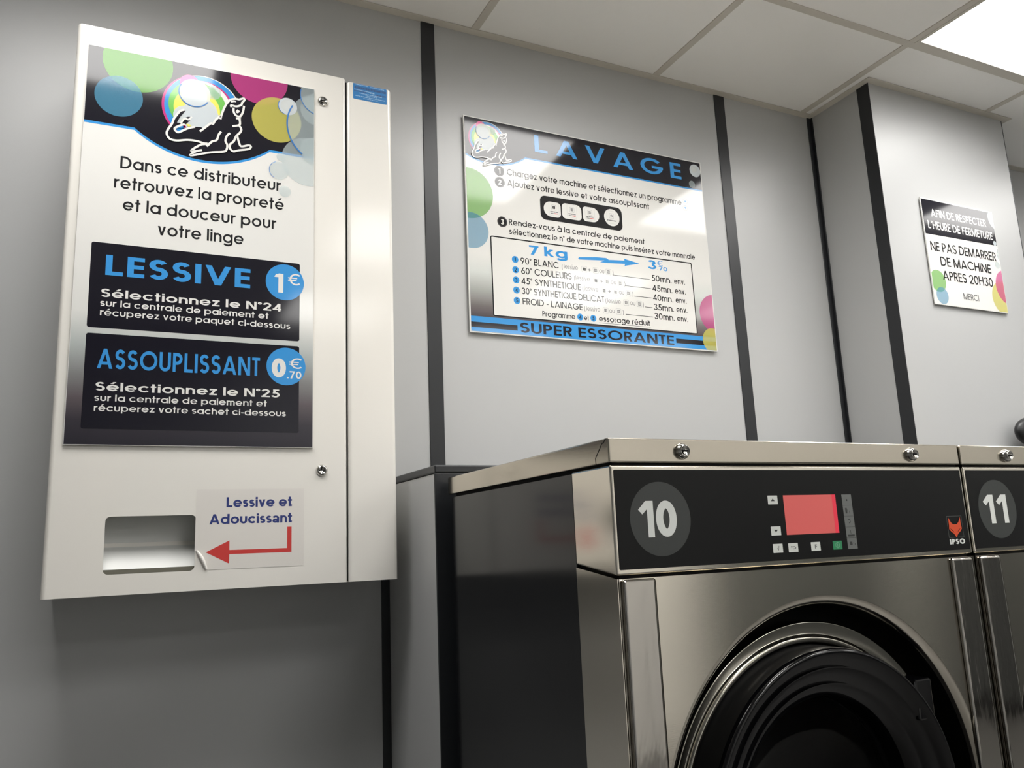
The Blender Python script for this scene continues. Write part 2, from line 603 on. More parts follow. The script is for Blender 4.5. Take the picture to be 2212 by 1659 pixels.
# opposite wall: outer skin above plus the wall face whose unseen right part is white to brighten the steel
b.box(X0, 1.2, Y0 - .06, Y0, 0, 2.62, 'wall_laminate')
b.box(1.2, X1, Y0 - .06, Y0, 0, 2.62, 'wall_white')
struct(b, 'wall_front')
b = MB(); b.box(X0 - .1, X1 + .1, Y0 - .12, 0.12, -0.1, 0, 'floor_tile'); struct(b, 'floor')

b = MB(); b.box(XC, XCR, -DC_, 0, 0, HC + .05, 'wall_laminate'); struct(b, 'wall_pillar')
b = MB(); b.box(XB + .004, XC, -DB + .004, 0, 0, ZB - .017, 'wall_laminate'); struct(b, 'wall_boxing')
b = MB(); b.box(XB + .001, XC, -DB + .001, 0, ZB - .016, ZB, 'strip_black', 0.003, 2); struct(b, 'trim_cap')
n = 0
def strip(x0, x1, y0, y1, z0, z1):
    global n
    n += 1
    b = MB(); b.box(x0, x1, y0, y1, z0, z1, 'strip_black', 0.0008, 1)
    struct(b, 'trim_%d' % n)
strip(0.6245, 0.6623, -.003, 0.0, ZB, HC)                   # joint left of the price board
strip(1.6114, 1.6522, -.003, 0.0, ZB, HC)                   # joint right of the price board
strip(2.0112, XC, -.003, 0.0, ZB, HC)                       # inner corner, wall leg
strip(XC - .003, XC, -.0108, -.003, ZB, HC)                 # inner corner, pillar leg
strip(XC - .003, XC, -DC_ - .001, -.198, 0, HC)             # outer corner of the pillar
strip(XCR, XCR + .003, -DC_ - .001, -.21, 0, HC)
strip(0.4985, XB + .004, -.003, 0.0, 0, ZB - .018)          # wall / boxing corner
strip(XB + .001, 0.590, -DB + .001, -DB + .004, 0, ZB - .017)  # front corner trim, widened to paint the shaded gap beside the machine black
strip(XB + .001, XB + .004, -DB + .004, -DB + .007, 0, ZB - .017)

# ceiling: tiles lie on a grid of flush bars, wall angle round the edges
TX, TY = 0.7736, -0.438
lamps = [(1.0736 + 1.2 * i, TY - .3) for i in (-1, 0, 1, 2)] + [(1.0736 + 1.2 * i, TY - 1.5) for i in (0, 1, 2)] + [(1.0736 + 1.2 * i, TY - 2.7) for i in (0, 1, 2, 3, 4)]  # last row is unseen, added to brighten the opposite wall
gx = [TX + .6 * k for k in range(-6, 9) if X0 < TX + .6 * k < X1]
gy = [TY - .6 * k for k in range(0, 8) if TY - .6 * k > Y0]
ex = [X0] + gx + [X1]
ey = [0.0] + gy + [Y0]
b = MB()
for i in range(len(ex) - 1):
    for j in range(len(ey) - 1):
        cx, cy = (ex[i] + ex[i + 1]) / 2, (ey[j] + ey[j + 1]) / 2
        if any(abs(cx - a) < .1 and abs(cy - c) < .1 for a, c in lamps):
            continue
        b.add([(ex[i], ey[j], HC + .0025), (ex[i + 1], ey[j], HC + .0025), (ex[i + 1], ey[j + 1], HC + .0025), (ex[i], ey[j + 1], HC + .0025)],
              [(0, 1, 2, 3)], 'ceiling_tile')
b.box(X0 - .1, X1 + .1, Y0 - .12, 0.12, HC + .1, HC + .14, 'ceiling_tile')
struct(b, 'ceiling')
b = MB()
for x in gx:
    b.box(x - .0108, x + .0108, Y0, -.024, HC, HC + .02, 'ceiling_bar')
for y in gy:
    b.box(X0, X1, y - .0108, y + .0108, HC - .0002, HC + .02, 'ceiling_bar')
struct(b, 'trim_ceiling_grid')
b = MB()
b.box(X0, XC - .024, -.024, 0, HC - .001, HC + .0015, 'ceiling_bar')
b.box(XCR + .024, X1, -.024, 0, HC - .001, HC + .0015, 'ceiling_bar')
b.box(XC - .024, XC, -DC_ - .024, 0, HC - .0012, HC + .0015, 'ceiling_bar')
b.box(XC, XCR + .024, -DC_ - .024, -DC_, HC - .0012, HC + .0015, 'ceiling_bar')
b.box(XCR, XCR + .024, -DC_, 0, HC - .0012, HC + .0015, 'ceiling_bar')
struct(b, 'trim_ceiling_edge')

lab = {
 2: 'bright square ceiling light panel in the top right corner of the photo',
 0: 'square ceiling light panel above the white dispenser, glaring on its top edge',
 1: 'square ceiling light panel glaring on the left half of the washing price board',
 3: 'square ceiling light panel in front of the small closing time notice, glaring on it',
 4: 'square ceiling light panel behind the camera, mirrored on the narrow dispenser cover',
 5: 'square ceiling light panel behind the camera, glowing on the lower price board lines',
 6: 'square ceiling light panel to the right in the second row behind the camera',
 7: 'square ceiling light panel in the back row, furthest left',
 8: 'square ceiling light panel in the back row, second from the left',
 9: 'square ceiling light panel in the back row, third from the left',
 10: 'square ceiling light panel in the back row, fourth from the left',
 11: 'square ceiling light panel in the back row, furthest right',
}
for i, (x, y) in enumerate(lamps):
    t = thing('ceiling_light', lab[i], 'light', (x, y, HC), 'square panel lights set in the ceiling grid')
    b = MB()
    o_ = .2892; f_ = .277
    for q in ((-o_, -f_, -o_, o_), (f_, o_, -o_, o_), (-f_, f_, -o_, -f_), (-f_, f_, f_, o_)):
        b.box(x + q[0], x + q[1], y + q[2], y + q[3], HC - .001, HC + .02, 'ceiling_bar')
    b.build('light_frame', t, (x, y, HC))
    b = MB(); b.box(x - f_, x + f_, y - f_, y + f_, HC + .002, HC + .012, 'diffuser')
    b.build('diffuser', t, (x, y, HC))

for cx_0, cx_1, cl in ((3.01, 4.0, 'dark waist high counter against the opposite wall, a dark patch on the steel fronts'), (4.74, 5.60, 'dark counter further right against the opposite wall, mirrored in the polished strips')):
    lo = ((cx_0 + cx_1) / 2, Y0 + .29, 0)  # unseen dark masses, added so the steel has something dark to mirror
    t = thing('counter', cl, 'counter', lo, 'dark counters on the opposite side')
    b = MB(); b.box(cx_0, cx_1, Y0 + .04, Y0 + .54, 1.20, 1.24, 'frame_grey', .003, 2); b.build('block_top', t, lo)
    b = MB(); b.box(cx_0 + .01, cx_1 - .01, Y0 + .06, Y0 + .52, .08, 1.20, 'block_dark'); b.build('front_panel', t, lo)
    b = MB(); b.box(cx_0 + .03, cx_1 - .03, Y0 + .08, Y0 + .47, 0, .08, 'gap_black'); b.build('block_base', t, lo)

# ================================================================== emblem shared by the signs (strokes in units of its ring radius)
LOGO = {
 'body': [(-0.45,-0.12), (-0.59,-0.17), (-0.68,-0.34), (-0.75,-0.47), (-0.77,-0.60), (-0.86,-0.77), (-0.90,-0.92), (-0.83,-1.05), (-0.65,-1.09), (-0.36,-1.01), (-0.11,-1.00), (0.05,-1.04), (-0.05,-1.07), (-0.27,-1.29), (-0.15,-1.27), (-0.25,-1.40), (-0.22,-1.43), (0.16,-1.27), (0.22,-1.25), (0.55,-1.17), (0.64,-1.10), (0.73,-1.05), (0.82,-1.12), (0.97,-1.05), (1.22,-0.98), (1.29,-0.89), (1.24,-0.84), (1.03,-0.92), (0.97,-0.82), (0.92,-0.64), (1.00,-0.50), (1.02,-0.40), (0.96,-0.29), (0.98,-0.19), (0.95,-0.10), (0.98,-0.02), (1.05,0.12), (1.08,0.32), (1.03,0.43), (1.09,0.52), (1.06,0.55), (0.85,0.49), (0.70,0.42), (0.60,0.27), (0.50,0.00), (0.46,-0.10), (0.34,-0.20), (0.26,-0.39), (0.20,-0.40), (0.04,-0.57), (-0.04,-0.55), (-0.19,-0.57), (-0.37,-0.65), (-0.57,-0.77), (-0.64,-0.80), (-0.70,-0.71), (-0.59,-0.62), (-0.41,-0.53), (-0.32,-0.40), (-0.28,-0.29), (-0.38,-0.31), (-0.46,-0.36), (-0.55,-0.53), (-0.65,-0.54), (-0.58,-0.36), (-0.46,-0.17)],
 'back': [(0.46,-0.21), (0.50,-0.02), (0.59,0.24), (0.70,0.42), (0.85,0.49), (0.94,0.49), (1.06,0.55), (1.09,0.51), (1.04,0.43)],
 'eye': [(0.73,0.37), (0.81,0.41), (0.86,0.40)],
 'mouth': [(0.74,0.21), (0.74,0.27), (0.87,0.26), (1.00,0.33), (1.03,0.43)],
 'jaw': [(0.80,0.21), (0.81,0.07), (0.88,-0.02), (0.98,-0.02), (1.05,0.12), (1.08,0.32)],
 'chin': [(0.87,-0.10), (0.95,-0.10), (0.98,-0.19), (0.96,-0.29), (0.78,-0.36)],
 'chest': [(0.96,-0.30), (1.02,-0.40), (0.99,-0.51), (0.89,-0.64), (0.83,-0.80), (0.74,-0.91), (0.73,-1.03), (0.82,-1.11), (0.97,-1.05), (1.22,-0.97), (1.29,-0.89), (1.23,-0.85), (1.03,-0.92), (0.97,-0.82), (0.92,-0.64)],
 'arm': [(0.72,-0.58), (0.64,-0.69), (0.61,-0.84), (0.66,-0.95), (0.64,-1.10), (0.55,-1.17), (0.22,-1.25), (-0.24,-1.42), (-0.25,-1.38), (-0.14,-1.28), (0.01,-1.22)],
 'arm2': [(-0.14,-1.28), (-0.26,-1.28), (-0.03,-1.07), (0.15,-1.02)],
 'flip': [(0.49,-0.58), (0.43,-0.68), (0.38,-0.85), (0.26,-0.92), (0.15,-1.06), (0.13,-1.09)],
 'belly': [(0.15,-1.00), (0.05,-1.01), (-0.12,-0.98), (-0.36,-0.99), (-0.64,-1.06), (-0.81,-1.04), (-0.89,-0.91), (-0.86,-0.77), (-0.77,-0.59), (-0.73,-0.44), (-0.66,-0.31), (-0.58,-0.18), (-0.47,-0.12)],
 'fluke2': [(-0.56,-0.55), (-0.46,-0.38), (-0.36,-0.39), (-0.28,-0.29)],
 'fluke3': [(-0.19,-0.57), (-0.37,-0.65), (-0.58,-0.80), (-0.65,-0.80), (-0.70,-0.72), (-0.59,-0.62), (-0.45,-0.54)],
 'shoulder': [(-0.06,-0.68), (0.04,-0.57), (0.21,-0.39), (0.27,-0.39), (0.34,-0.25), (0.46,-0.11)],
}
TONGUE = [(0.90,0.18), (0.86,0.10), (0.91,0.06), (0.97,0.13)]

def catmull(pl, n=5):
    out = []
    for i in range(len(pl) - 1):
        p0, p1, p2, p3 = pl[max(i - 1, 0)], pl[i], pl[i + 1], pl[min(i + 2, len(pl) - 1)]
        for k in range(n):
            t = k / n
            out.append(tuple(0.5 * (2 * p1[a] + (p2[a] - p0[a]) * t + (2 * p0[a] - 5 * p1[a] + 4 * p2[a] - p3[a]) * t * t
                                    + (3 * p1[a] - p0[a] - 3 * p2[a] + p3[a]) * t ** 3) for a in (0, 1)))
    return out + [pl[-1]]

def emblem(parent, at, cx, cz, R, y, back=None):
    T = lambda p: (cx + p[0] * R, cz + p[1] * R)
    b = MB()
    k = [y]
    def lay(pts, m):
        k[0] -= STEP
        b.flat([T(p) for p in pts], k[0], m)
    lay(circle(-0.06, 0.0, 0.99), 'ink_rose')
    lay(circle(0.015, 0.01, 0.995), 'ink_white')
    lay(circle(0.0, 0.0, 0.985), 'ink_azure')
    lay(circle(-0.36, 0.70, 0.26, 32), 'ink_pink')
    lay(circle(0.02, 0.05, 0.80), 'ink_rose')
    lay(circle(-0.04, 0.04, 0.80), 'ink_white')
    lay(circle(-0.13, 0.04, 0.75), 'ink_leaf')
    lay(circle(-0.15, -0.03, 0.60), 'ink_lemon')
    lay(circle(0.26, 0.55, 0.2, 32), 'ink_bubble')
    lay(circle(-0.05, -0.10, 0.44), 'ink_foam')
    lay(circle(0.10, -0.28, 0.36), 'ink_foam')
    lay(circle(-0.45, -0.30, 0.30, 40), 'ink_foam')
    lay(circle(-0.20, -0.45, 0.30, 40), 'ink_foam')
    lay(circle(-0.23, 0.43, 0.415), 'ink_shine')
    lay(circle(-0.23, 0.36, 0.33), 'ink_foam')
    for q in ribbon([T(p) for p in arc(-0.23, 0.43, 0.40, 0.40, 150, 330, 26)], R * .03):
        b.flat(q, k[0] - STEP, 'ink_rim')
    k[0] -= STEP
    b.build('emblem_bubbles', parent, at)
    b = MB()
    lay(LOGO['body'], 'ink_navy')
    k[0] -= STEP
    for j, (name, pl) in enumerate(LOGO.items()):
        if name == 'body':
            continue
        for q in ribbon([T(p) for p in catmull(pl)], R * (0.058 if name not in ('eye', 'fluke2') else .048)):
            b.flat(q, k[0] - (j % 3) * 3e-5, 'ink_white')
    b.flat([T(p) for p in catmull(TONGUE + TONGUE[:1])[:-1]], k[0] - 9e-5, 'ink_white')
    for pts, m in (([(-0.62,-0.70), (-0.50,-0.655), (-0.42,-0.62), (-0.47,-0.59), (-0.60,-0.66)], 'ink_azure'),
                   ([(-0.46,-0.66), (-0.40,-0.62), (-0.45,-0.57), (-0.50,-0.60)], 'ink_rose'),
                   ([(-0.36,-0.60), (-0.28,-0.56), (-0.34,-0.52), (-0.42,-0.53)], 'ink_lemon')):
        b.flat([T(p) for p in pts], k[0] - 9e-5, m)
    b.build('emblem_seal', parent, at)

def lines(mb, rows, y, m, **kw):
    for s, x0, x1, z, cap in rows:
        text(mb, s, x0, x1, z, cap, y, m, **kw)

# ================================================================== soap dispenser on the wall
# drawn on its own sheet (door front at -0.25); one sheet unit is 1.0372 m of the real cabinet, which is 0.19 m deep
DK, DP, DQ = 1.0372, (-0.1616, 1.0569), (-0.1652, 1.0549)
class DB_(MB):
    def build(self, name, parent=None, at=(0, 0, 0), autosmooth=False):
        self.v = [(DQ[0] + DK * (x - DP[0]), y + .06 if y < -.1 else y, DQ[1] + DK * (z - DP[1])) for x, y, z in self.v]
        return MB_ROOM.build(self, name, parent, at)
MB_ROOM, MB = MB, DB_
D0, D1, DM, DZ0, DZ1 = -0.1616, 0.459, 0.3566, 1.0569, 2.1267
YF = -0.25
LOC = (0.15, -0.10, DQ[1])
disp = thing('soap_dispenser', 'white glossy metal soap dispenser cabinet hung on the grey wall', 'dispenser', LOC)
b = MB()
for q in ((D0 + .008, D0 + .010, -.224, -.0005, DZ0 + .004, DZ1 - .004), (D1 - .010, D1 - .008, -.224, -.0005, DZ0 + .004, DZ1 - .008),
          (D0 + .010, D1 - .010, -.224, -.0005, DZ0 + .004, DZ0 + .006), (D0 + .010, D1 - .010, -.224, -.0005, DZ1 - .010, DZ1 - .008),
          (D0 + .010, D1 - .010, -.003, -.0005, DZ0 + .006, DZ1 - .010)):
    b.box(*q, 'white_coat')
b.build('cabinet_body', disp, LOC)

def shell_front(b, x0, x1, z0, z1, r, rc, hole=None, depth=.025):
    """folded sheet front with rounded sides; rc rounds the two top corners"""
    inner = [(x0 + r, z0), (x1 - r, z0), (x1 - r, z1), (x0 + r, z1)]
    if hole:
        plate_hole(b, inner, hole, YF, YF + .0015, 'white_coat')
    else:
        b.flat(inner, YF, 'white_coat')
    for sx, xe in ((-1, x0), (1, x1)):
        vs, fs = [], []
        N = 10
        for i in range(N + 1):
            a = math.radians(90 * i / N)
            x = xe - sx * r + sx * r * math.sin(a)
            y = YF + r - r * math.cos(a)
            dz = rc * (1 - math.cos(a)) if rc else 0
            vs += [(x, y, z0), (x, y, z1 - dz)]
        vs += [(xe, YF + depth, z0), (xe, YF + depth, z1 - rc)]
        for i in range(N + 1):
            fs.append((2 * i, 2 * i + 2, 2 * i + 3, 2 * i + 1) if sx > 0 else (2 * i, 2 * i + 1, 2 * i + 3, 2 * i + 2))
        b.add(vs, fs, 'white_coat', True)
    b.add([(x0 + r, YF, z1), (x1 - r, YF, z1), (x1 - r, YF + depth, z1), (x0 + r, YF + depth, z1)], [(0, 1, 2, 3)], 'white_coat')
    b.add([(x0 + .002, YF + .004, z0 + .0005), (x1 - .002, YF + .004, z0 + .0005), (x1 - .002, YF + depth, z0 + .0005), (x0 + .002, YF + depth, z0 + .0005)], [(3, 2, 1, 0)], 'white_coat')

hole = rrect(-0.0699, 0.0778, 1.0922, 1.1912, 0.0085)
b = MB()
shell_front(b, D0, DM, DZ0, DZ1, .0075, .004, hole)
door = b.build('door', disp, LOC)
def lock(b, cx, cz, y, pr=.006, r=.011):
    b.lathe([(r * 1.02, y), (r * 1.02, y - pr * .35), (r * .8, y - pr * .8), (r * .68, y - pr), (r * .64, y - pr), (r * .62, y - pr * .85), (0, y - pr * .85)], cx, cz, 'chrome', 40, True)
    b.box(cx - r * .42, cx + r * .42, y - pr * .85 - .0003, y - pr * .8, cz - r * .11, cz + r * .11, 'gap_black')
for z in (2.0618, 1.2722):
    b = MB(); lock(b, 0.306, z, YF)
    b.build('lock', door, LOC)['label'] = 'round chrome cylinder lock'
b = MB()
shell_front(b, DM + .0012, D1, DZ0, 2.1212, .009, .007)
cover = b.build('side_cover', disp, LOC)
b = MB(); b.box(DM - .0004, DM + .0016, -.247, -.226, DZ0 + .002, DZ1 - .007, 'gap_black'); b.build('seam', disp, LOC)
# blue maker's plate: its print is too small to read
b = MB()
b.flat(rrect(0.3723, 0.4481, 2.0836, 2.1208, .0018), YF - .0003, 'label_blue')
yl = YF - .0005
random.seed(11)
def smudge(x0, x1, z, t, m):
    x = x0
    while x < x1:
        l = random.uniform(.0012, .0042)
        b.flat([(x, z - t / 2), (min(x + l, x1), z - t / 2), (min(x + l, x1), z + t / 2), (x, z + t / 2)], yl, m)
        x += l + random.uniform(.0003, .0011)
smudge(.3775, .405, 2.1188, .0016, 'label_pale'); smudge(.411, .443, 2.1180, .0016, 'label_pale')
smudge(.3755, .446, 2.1118, .0052, 'label_dark')
b.flat([(.3745, 2.1072), (.420, 2.1060), (.420, 2.1044), (.3745, 2.1062)], yl, 'label_pale')
smudge(.4105, .420, 2.1040, .0022, 'label_pale')
smudge(.3745, .402, 2.1030, .0022, 'label_dark'); smudge(.423, .446, 2.1020, .0030, 'label_dark')
smudge(.385, .437, 2.0990, .0018, 'label_pale'); smudge(.400, .426, 2.0958, .0016, 'label_pale')
smudge(.377, .445, 2.0918, .0018, 'label_pale'); smudge(.395, .428, 2.0880, .0014, 'label_pale')
b.build('maker_label', cover, LOC)['label'] = 'small blue label with fine illegible print'
# pick-up chute behind the opening
b = MB()
xa, xb_ = -0.075, 0.083
b.prism_x([(-.202, 1.215), (-.200, 1.215), (-.200, 1.146), (-.202, 1.146)], xa, xb_, 'white_inside')
b.prism_x([(-.202, 1.146), (-.200, 1.146), (-.206, 1.139), (-.208, 1.139)], xa, xb_, 'white_coat')
b.prism_x([(-.208, 1.139), (-.206, 1.139), (-.240, 1.0985), (-.242, 1.0985)], xa, xb_, 'white_inside')
b.prism_x([(-.242, 1.1003), (-.240, 1.1003), (-.240, 1.085), (-.242, 1.085)], xa, xb_, 'chute_gap_shade')  # lip coloured dark for the shade in the gap behind the door
b.prism_x([(-.248, 1.215), (-.148, 1.215), (-.148, 1.213), (-.248, 1.213)], xa, xb_, 'white_inside')
for x in (xa, xb_ - .001):
    b.box(x, x + .001, -.247, -.148, 1.086, 1.215, 'white_inside')
b.build('pickup_chute', disp, LOC)
# advertising board on the door
ramp_mat('poster_print', [((1.3165 - DZ0) * DK, (44, 42, 50)), ((1.36 - DZ0) * DK, (58, 55, 62)), ((1.40 - DZ0) * DK, (96, 88, 92)), ((1.445 - DZ0) * DK, (134, 134, 134)), ((1.50 - DZ0) * DK, (182, 188, 186)), ((1.56 - DZ0) * DK, (226, 226, 222)), ((1.70 - DZ0) * DK, (232, 231, 227))])
px0, px1, pz0, pz1 = -0.1412, 0.2864, 1.3166, 2.0826
b = MB()
b.box(px0 - .0012, px1 + .0012, -.2548, -.2502, pz0 - .0012, pz1 + .0012, 'board_edge', .0004, 1)
YP = -.2549
b.flat([(px0, pz0), (px1, pz0), (px1, pz1), (px0, pz1)], YP, 'poster_print')
poster = b.build('poster_board', disp, LOC)
pc = lambda pts: clip(pts, px0, px1, pz0, pz1)
def wave(dz, x0, x1, xs, zs, xe, ze, xc_, sag, ztop):
    """header band whose lower edge dips in one arc"""
    hw = (xe - xs) / 2
    R = (hw * hw + sag * sag) / (2 * sag)
    cz = (zs + ze) / 2 - sag + R
    a = math.asin(min(1, hw / R))
    pts = [(x0, ztop), (x0, zs + dz), (xs, zs + dz)]
    for i in range(1, 30):
        t = -a + 2 * a * i / 30
        pts.append(((xs + xe) / 2 + R * math.sin(t), cz - R * math.cos(t) + dz))
    return pts + [(xe, ze + dz), (x1, ze + dz), (x1, ztop)]
b = MB()
wv = dict(x0=px0, x1=px1, xs=-.0555, zs=1.9275, xe=.1965, ze=1.9275, xc_=.0705, sag=.0455, ztop=pz1)
b.flat(wave(-.005, **wv), YP - STEP, 'ink_blue')
b.flat(wave(0, **wv), YP - 2 * STEP, 'ink_navy')
b.build('header_band', poster, LOC)
b = MB()
k = YP - 3 * STEP
for (cx, cz, r, m) in ((-.0541, 2.0651, .0626, 'ink_green'), (-.085, 1.9868, .0419, 'ink_cyan'), (.1736, 2.0824, .0574, 'ink_magenta'), (.2097, 1.9967, .0500, 'ink_yellow')):
    b = MB(); b.flat(pc(circle(cx, cz, r)), k, m); k -= STEP
    b.build('colour_disc', poster, LOC)
b = MB()
for (cx, cz, r, m) in ((.2737, 1.914, .0536, 'ink_bubble'), (.3131, 1.9943, .083, 'ink_bubble'), (.300, 2.066, .043, 'ink_bubble'), (.291, 2.033, .033, 'ink_bubble'), (.2313, 2.0313, .0196, 'ink_foam'), (.2313, 2.033, .014, 'ink_shine'),
                       (.2153, 1.8848, .0195, 'ink_bubble'), (.2186, 1.915, .0085, 'ink_bubble'), (.2278, 1.841, .012, 'ink_bubble'), (.288, 1.94, .03, 'ink_bubble')):
    q = pc(circle(cx, cz, r))
    if q:
        b.flat(q, k, m)
    k -= STEP
for (cx, cz, r, a0, a1, t) in ((.3131, 1.9943, .0825, 150, 232, .0032), (.300, 2.066, .0425, 165, 250, .0018), (.2313, 2.0313, .0192, 150, 250, .0014), (.2153, 1.8848, .0192, 110, 240, .0012)):
    for q in ribbon(arc(cx, cz, r, r, a0, a1, 30), t):
        q = pc(q)
        if len(q) > 2:
            b.flat(q, k, 'ink_rim')
b.build('soap_bubbles', poster, LOC)
emblem(poster, LOC, 0.066, 1.9905, 0.0723, YP - 4 * STEP)
b = MB()
lines(b, [('Dans ce distributeur', -0.0765, 0.2195, 1.8406, 0.0246), ('retrouvez la propreté', -0.0851, 0.2262, 1.7998, 0.0246),
          ('et la douceur pour', -0.0685, 0.2112, 1.7575, 0.0246), ('votre linge', -0.0070, 0.1492, 1.7164, 0.0246)], YP - STEP, 'ink_text', wt=0.155)
b.build('lettering', poster, LOC)
def notice(z0, z1, title, tx0, tx1, tz, tcap, twt, rows, badge):
    b = MB()
    y = YP - 2 * STEP
    b.flat(rrect(-.1165, .2595, z0, z1, .004), y, 'ink_navy')
    text(b, title, tx0, tx1, tz, tcap, y - STEP, 'ink_blue', wt=twt, gap=.12)
    for i, (s, x0, x1, z, cap) in enumerate(rows):
        text(b, s, x0, x1, z, cap, y - STEP, 'ink_white', wt=.17 if i == 0 else .15)
    bx, bz, br = badge[0]
    b2 = MB()
    b2.flat(circle(bx, bz, br), y - 2 * STEP, 'ink_blue')
    for s, x0, x1, z, cap, wt in badge[1]:
        text(b2, s, x0, x1, z, cap, y - 3 * STEP, 'ink_white', wt=wt)
    b.build('notice_box', poster, LOC)['label'] = 'navy box advertising ' + title.lower()
    b2.build('price_badge', poster, LOC)['label'] = 'round blue price badge'
notice(1.528, 1.6895, 'LESSIVE', -.0914, .1635, 1.6282, .0388, .19,
       [('Sélectionnez le N°24', -.0966, .2240, 1.5860, .0158), ('sur la centrale de paiement et', -.0971, .1995, 1.5689, .0126), ('récuperez votre paquet ci-dessous', -.0963, .2415, 1.5513, .0126)],
       ((.2303, 1.6475, .0374), [('1', .2105, .2270, 1.6253, .0394, .27), ('€', .2361, .2604, 1.6433, .0239, .12)]))
notice(1.3445, 1.5174, 'ASSOUPLISSANT', -.0966, .1847, 1.4535, .0362, .17,
       [('Sélectionnez le N°25', -.0971, .2227, 1.4127, .0159), ('sur la centrale de paiement et', -.0978, .1988, 1.3942, .0122), ('récuperez votre sachet ci-dessous', -.0975, .2348, 1.3761, .0122)],
       ((.2345, 1.4754, .0376), [('0', .2069, .2340, 1.4530, .0378, .24), ('€', .2405, .2650, 1.4718, .0212, .12), ('.70', .2364, .2642, 1.4518, .0146, .17)]))
# paper sticker beside the opening, its lower left corner torn and curling
b = MB()
YS = YF - .0004
b.flat([(.0772, 1.2371), (.272, 1.2371), (.2717, 1.0921), (.0964, 1.0925), (.0806, 1.1252), (.0772, 1.1262)], YS, 'paper_white')
vs, fs = [], []
for i in range(9):
    t = i / 8
    ex_, ez_ = .0796 + (.0968 - .0796) * t, 1.1262 + (1.0925 - 1.1262) * t
    w_ = .0022 + .0016 * math.sin(math.pi * t)
    for a in range(7):
        q = math.radians(30 * a)
        vs.append((ex_ + .89 * w_ * (1 - math.cos(q)) - .001, YS - .0002 - w_ * 1.2 * math.sin(q), ez_ + .45 * w_ * (1 - math.cos(q))))
for i in range(8):
    for a in range(6):
        fs.append((i * 7 + a, i * 7 + a + 7, i * 7 + a + 8, i * 7 + a + 1))
b.add(vs, fs, 'paper_curl', True)
stick = b.build('paper_sticker', disp, LOC)
b = MB()
lines(b, [('Lessive et', .1300, .2489, 1.2038, .0186), ('Adoucissant', .1008, .2492, 1.1735, .0182)], YS - STEP, 'ink_marine', wt=.19, arial=True, gap=.075)
b.build('lettering', stick, LOC)
b = MB()
b.flat([(.2406, 1.1654), (.2488, 1.1654), (.2490, 1.1184), (.1371, 1.1187), (.137, 1.1018), (.0962, 1.1236), (.1367, 1.1435), (.1370, 1.1262), (.2406, 1.1258)], YS - STEP, 'ink_red')
b.build('arrow', stick, LOC)['label'] = 'red bent arrow'

MB = MB_ROOM
# ================================================================== washing price board
lx0, lx1, lz0, lz1 = 0.7372, 1.5236, 1.6484, 2.2440
LL = (1.13, 0, lz0)
sign = thing('price_board', 'landscape washing price board headed LAVAGE on the grey wall', 'sign', LL)
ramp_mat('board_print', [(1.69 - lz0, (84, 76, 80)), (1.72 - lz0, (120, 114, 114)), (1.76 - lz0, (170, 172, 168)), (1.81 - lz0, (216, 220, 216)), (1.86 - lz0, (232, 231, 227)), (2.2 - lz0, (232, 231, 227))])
b = MB()
b.box(lx0 - .002, lx1 + .002, -.0098, -.0058, lz0 - .002, lz1 + .002, 'board_edge', .0004, 1)
for x in (lx0 + .06, lx1 - .06):
    for z in (lz0 + .06, lz1 - .06):
        b.box(x - .02, x + .02, -.006, 0, z - .02, z + .02, 'board_edge')
YL = -.01
cx0, cx1, cz0, cz1 = lx0 + .0015, lx1 - .0015, lz0 + .0015, lz1 - .0015
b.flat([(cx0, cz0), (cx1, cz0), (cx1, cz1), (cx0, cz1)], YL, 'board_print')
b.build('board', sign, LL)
lc = lambda pts: clip(pts, cx0, cx1, cz0, cz1)
b = MB()
wv = dict(x0=cx0, x1=cx1, xs=.7105, zs=2.1545, xe=.9165, ze=2.1545, xc_=.8135, sag=.0355, ztop=cz1)
def lwave(dz):
    return clip(wave(dz, **{**wv, 'x0': .70}), cx0, cx1, 1.9, cz1)
b.flat(lwave(-.0045), YL - STEP, 'ink_blue')
b.flat(lwave(0), YL - 2 * STEP, 'ink_navy')
text(b, 'LAVAGE', .9470, 1.4476, 2.1773, .0502, YL - 4 * STEP, 'ink_blue', wt=.17, gap=.33)
b.build('header_band', sign, LL)
b = MB()
k = YL - STEP
for (cx, cz, r, m) in ((.7428, 2.0246, .071, 'ink_green'), (.7476, 1.9212, .0495, 'ink_cyan'), (1.5316, 1.7614, .0604, 'ink_magenta'), (1.5111, 1.6792, .0374, 'ink_yellow')):
    b = MB(); b.flat(lc(circle(cx, cz, r)), k, m); k -= STEP
    b.build('colour_disc', sign, LL)
b = MB()
k = YL - 3 * STEP
for (cx, cz, r, m) in ((1.5015, 2.2147, .0205, 'ink_foam'), (1.498, 2.219, .011, 'ink_shine'), (1.4853, 2.1679, .0115, 'ink_bubble')):
    b = MB(); b.flat(lc(circle(cx, cz, r)), k, m); k -= STEP
    b.build('soap_bubble', sign, LL)
emblem(sign, LL, 0.8039, 2.1841, 0.0532, YL - 3 * STEP)
b = MB()
k = YL - 3 * STEP
lines(b, [('Chargez votre machine et sélectionnez un programme', .8584, 1.4392, 2.0930, .0185),
          ('Ajoutez votre lessive et votre assouplissant', .8582, 1.3194, 2.0622, .0180),
          ('Rendez-vous à la centrale de paiement', .8576, 1.2927, 1.9510, .0165),
          ('sélectionnez le n° de votre machine puis insérez votre monnaie', .8574, 1.4716, 1.9248, .0165),
          ('Programme', .9450, 1.0453, 1.7056, .0146), ('et', 1.0737, 1.0888, 1.7058, .0140), ('essorage réduit', 1.1208, 1.2904, 1.7064, .0160)], k, 'ink_text', wt=.145)
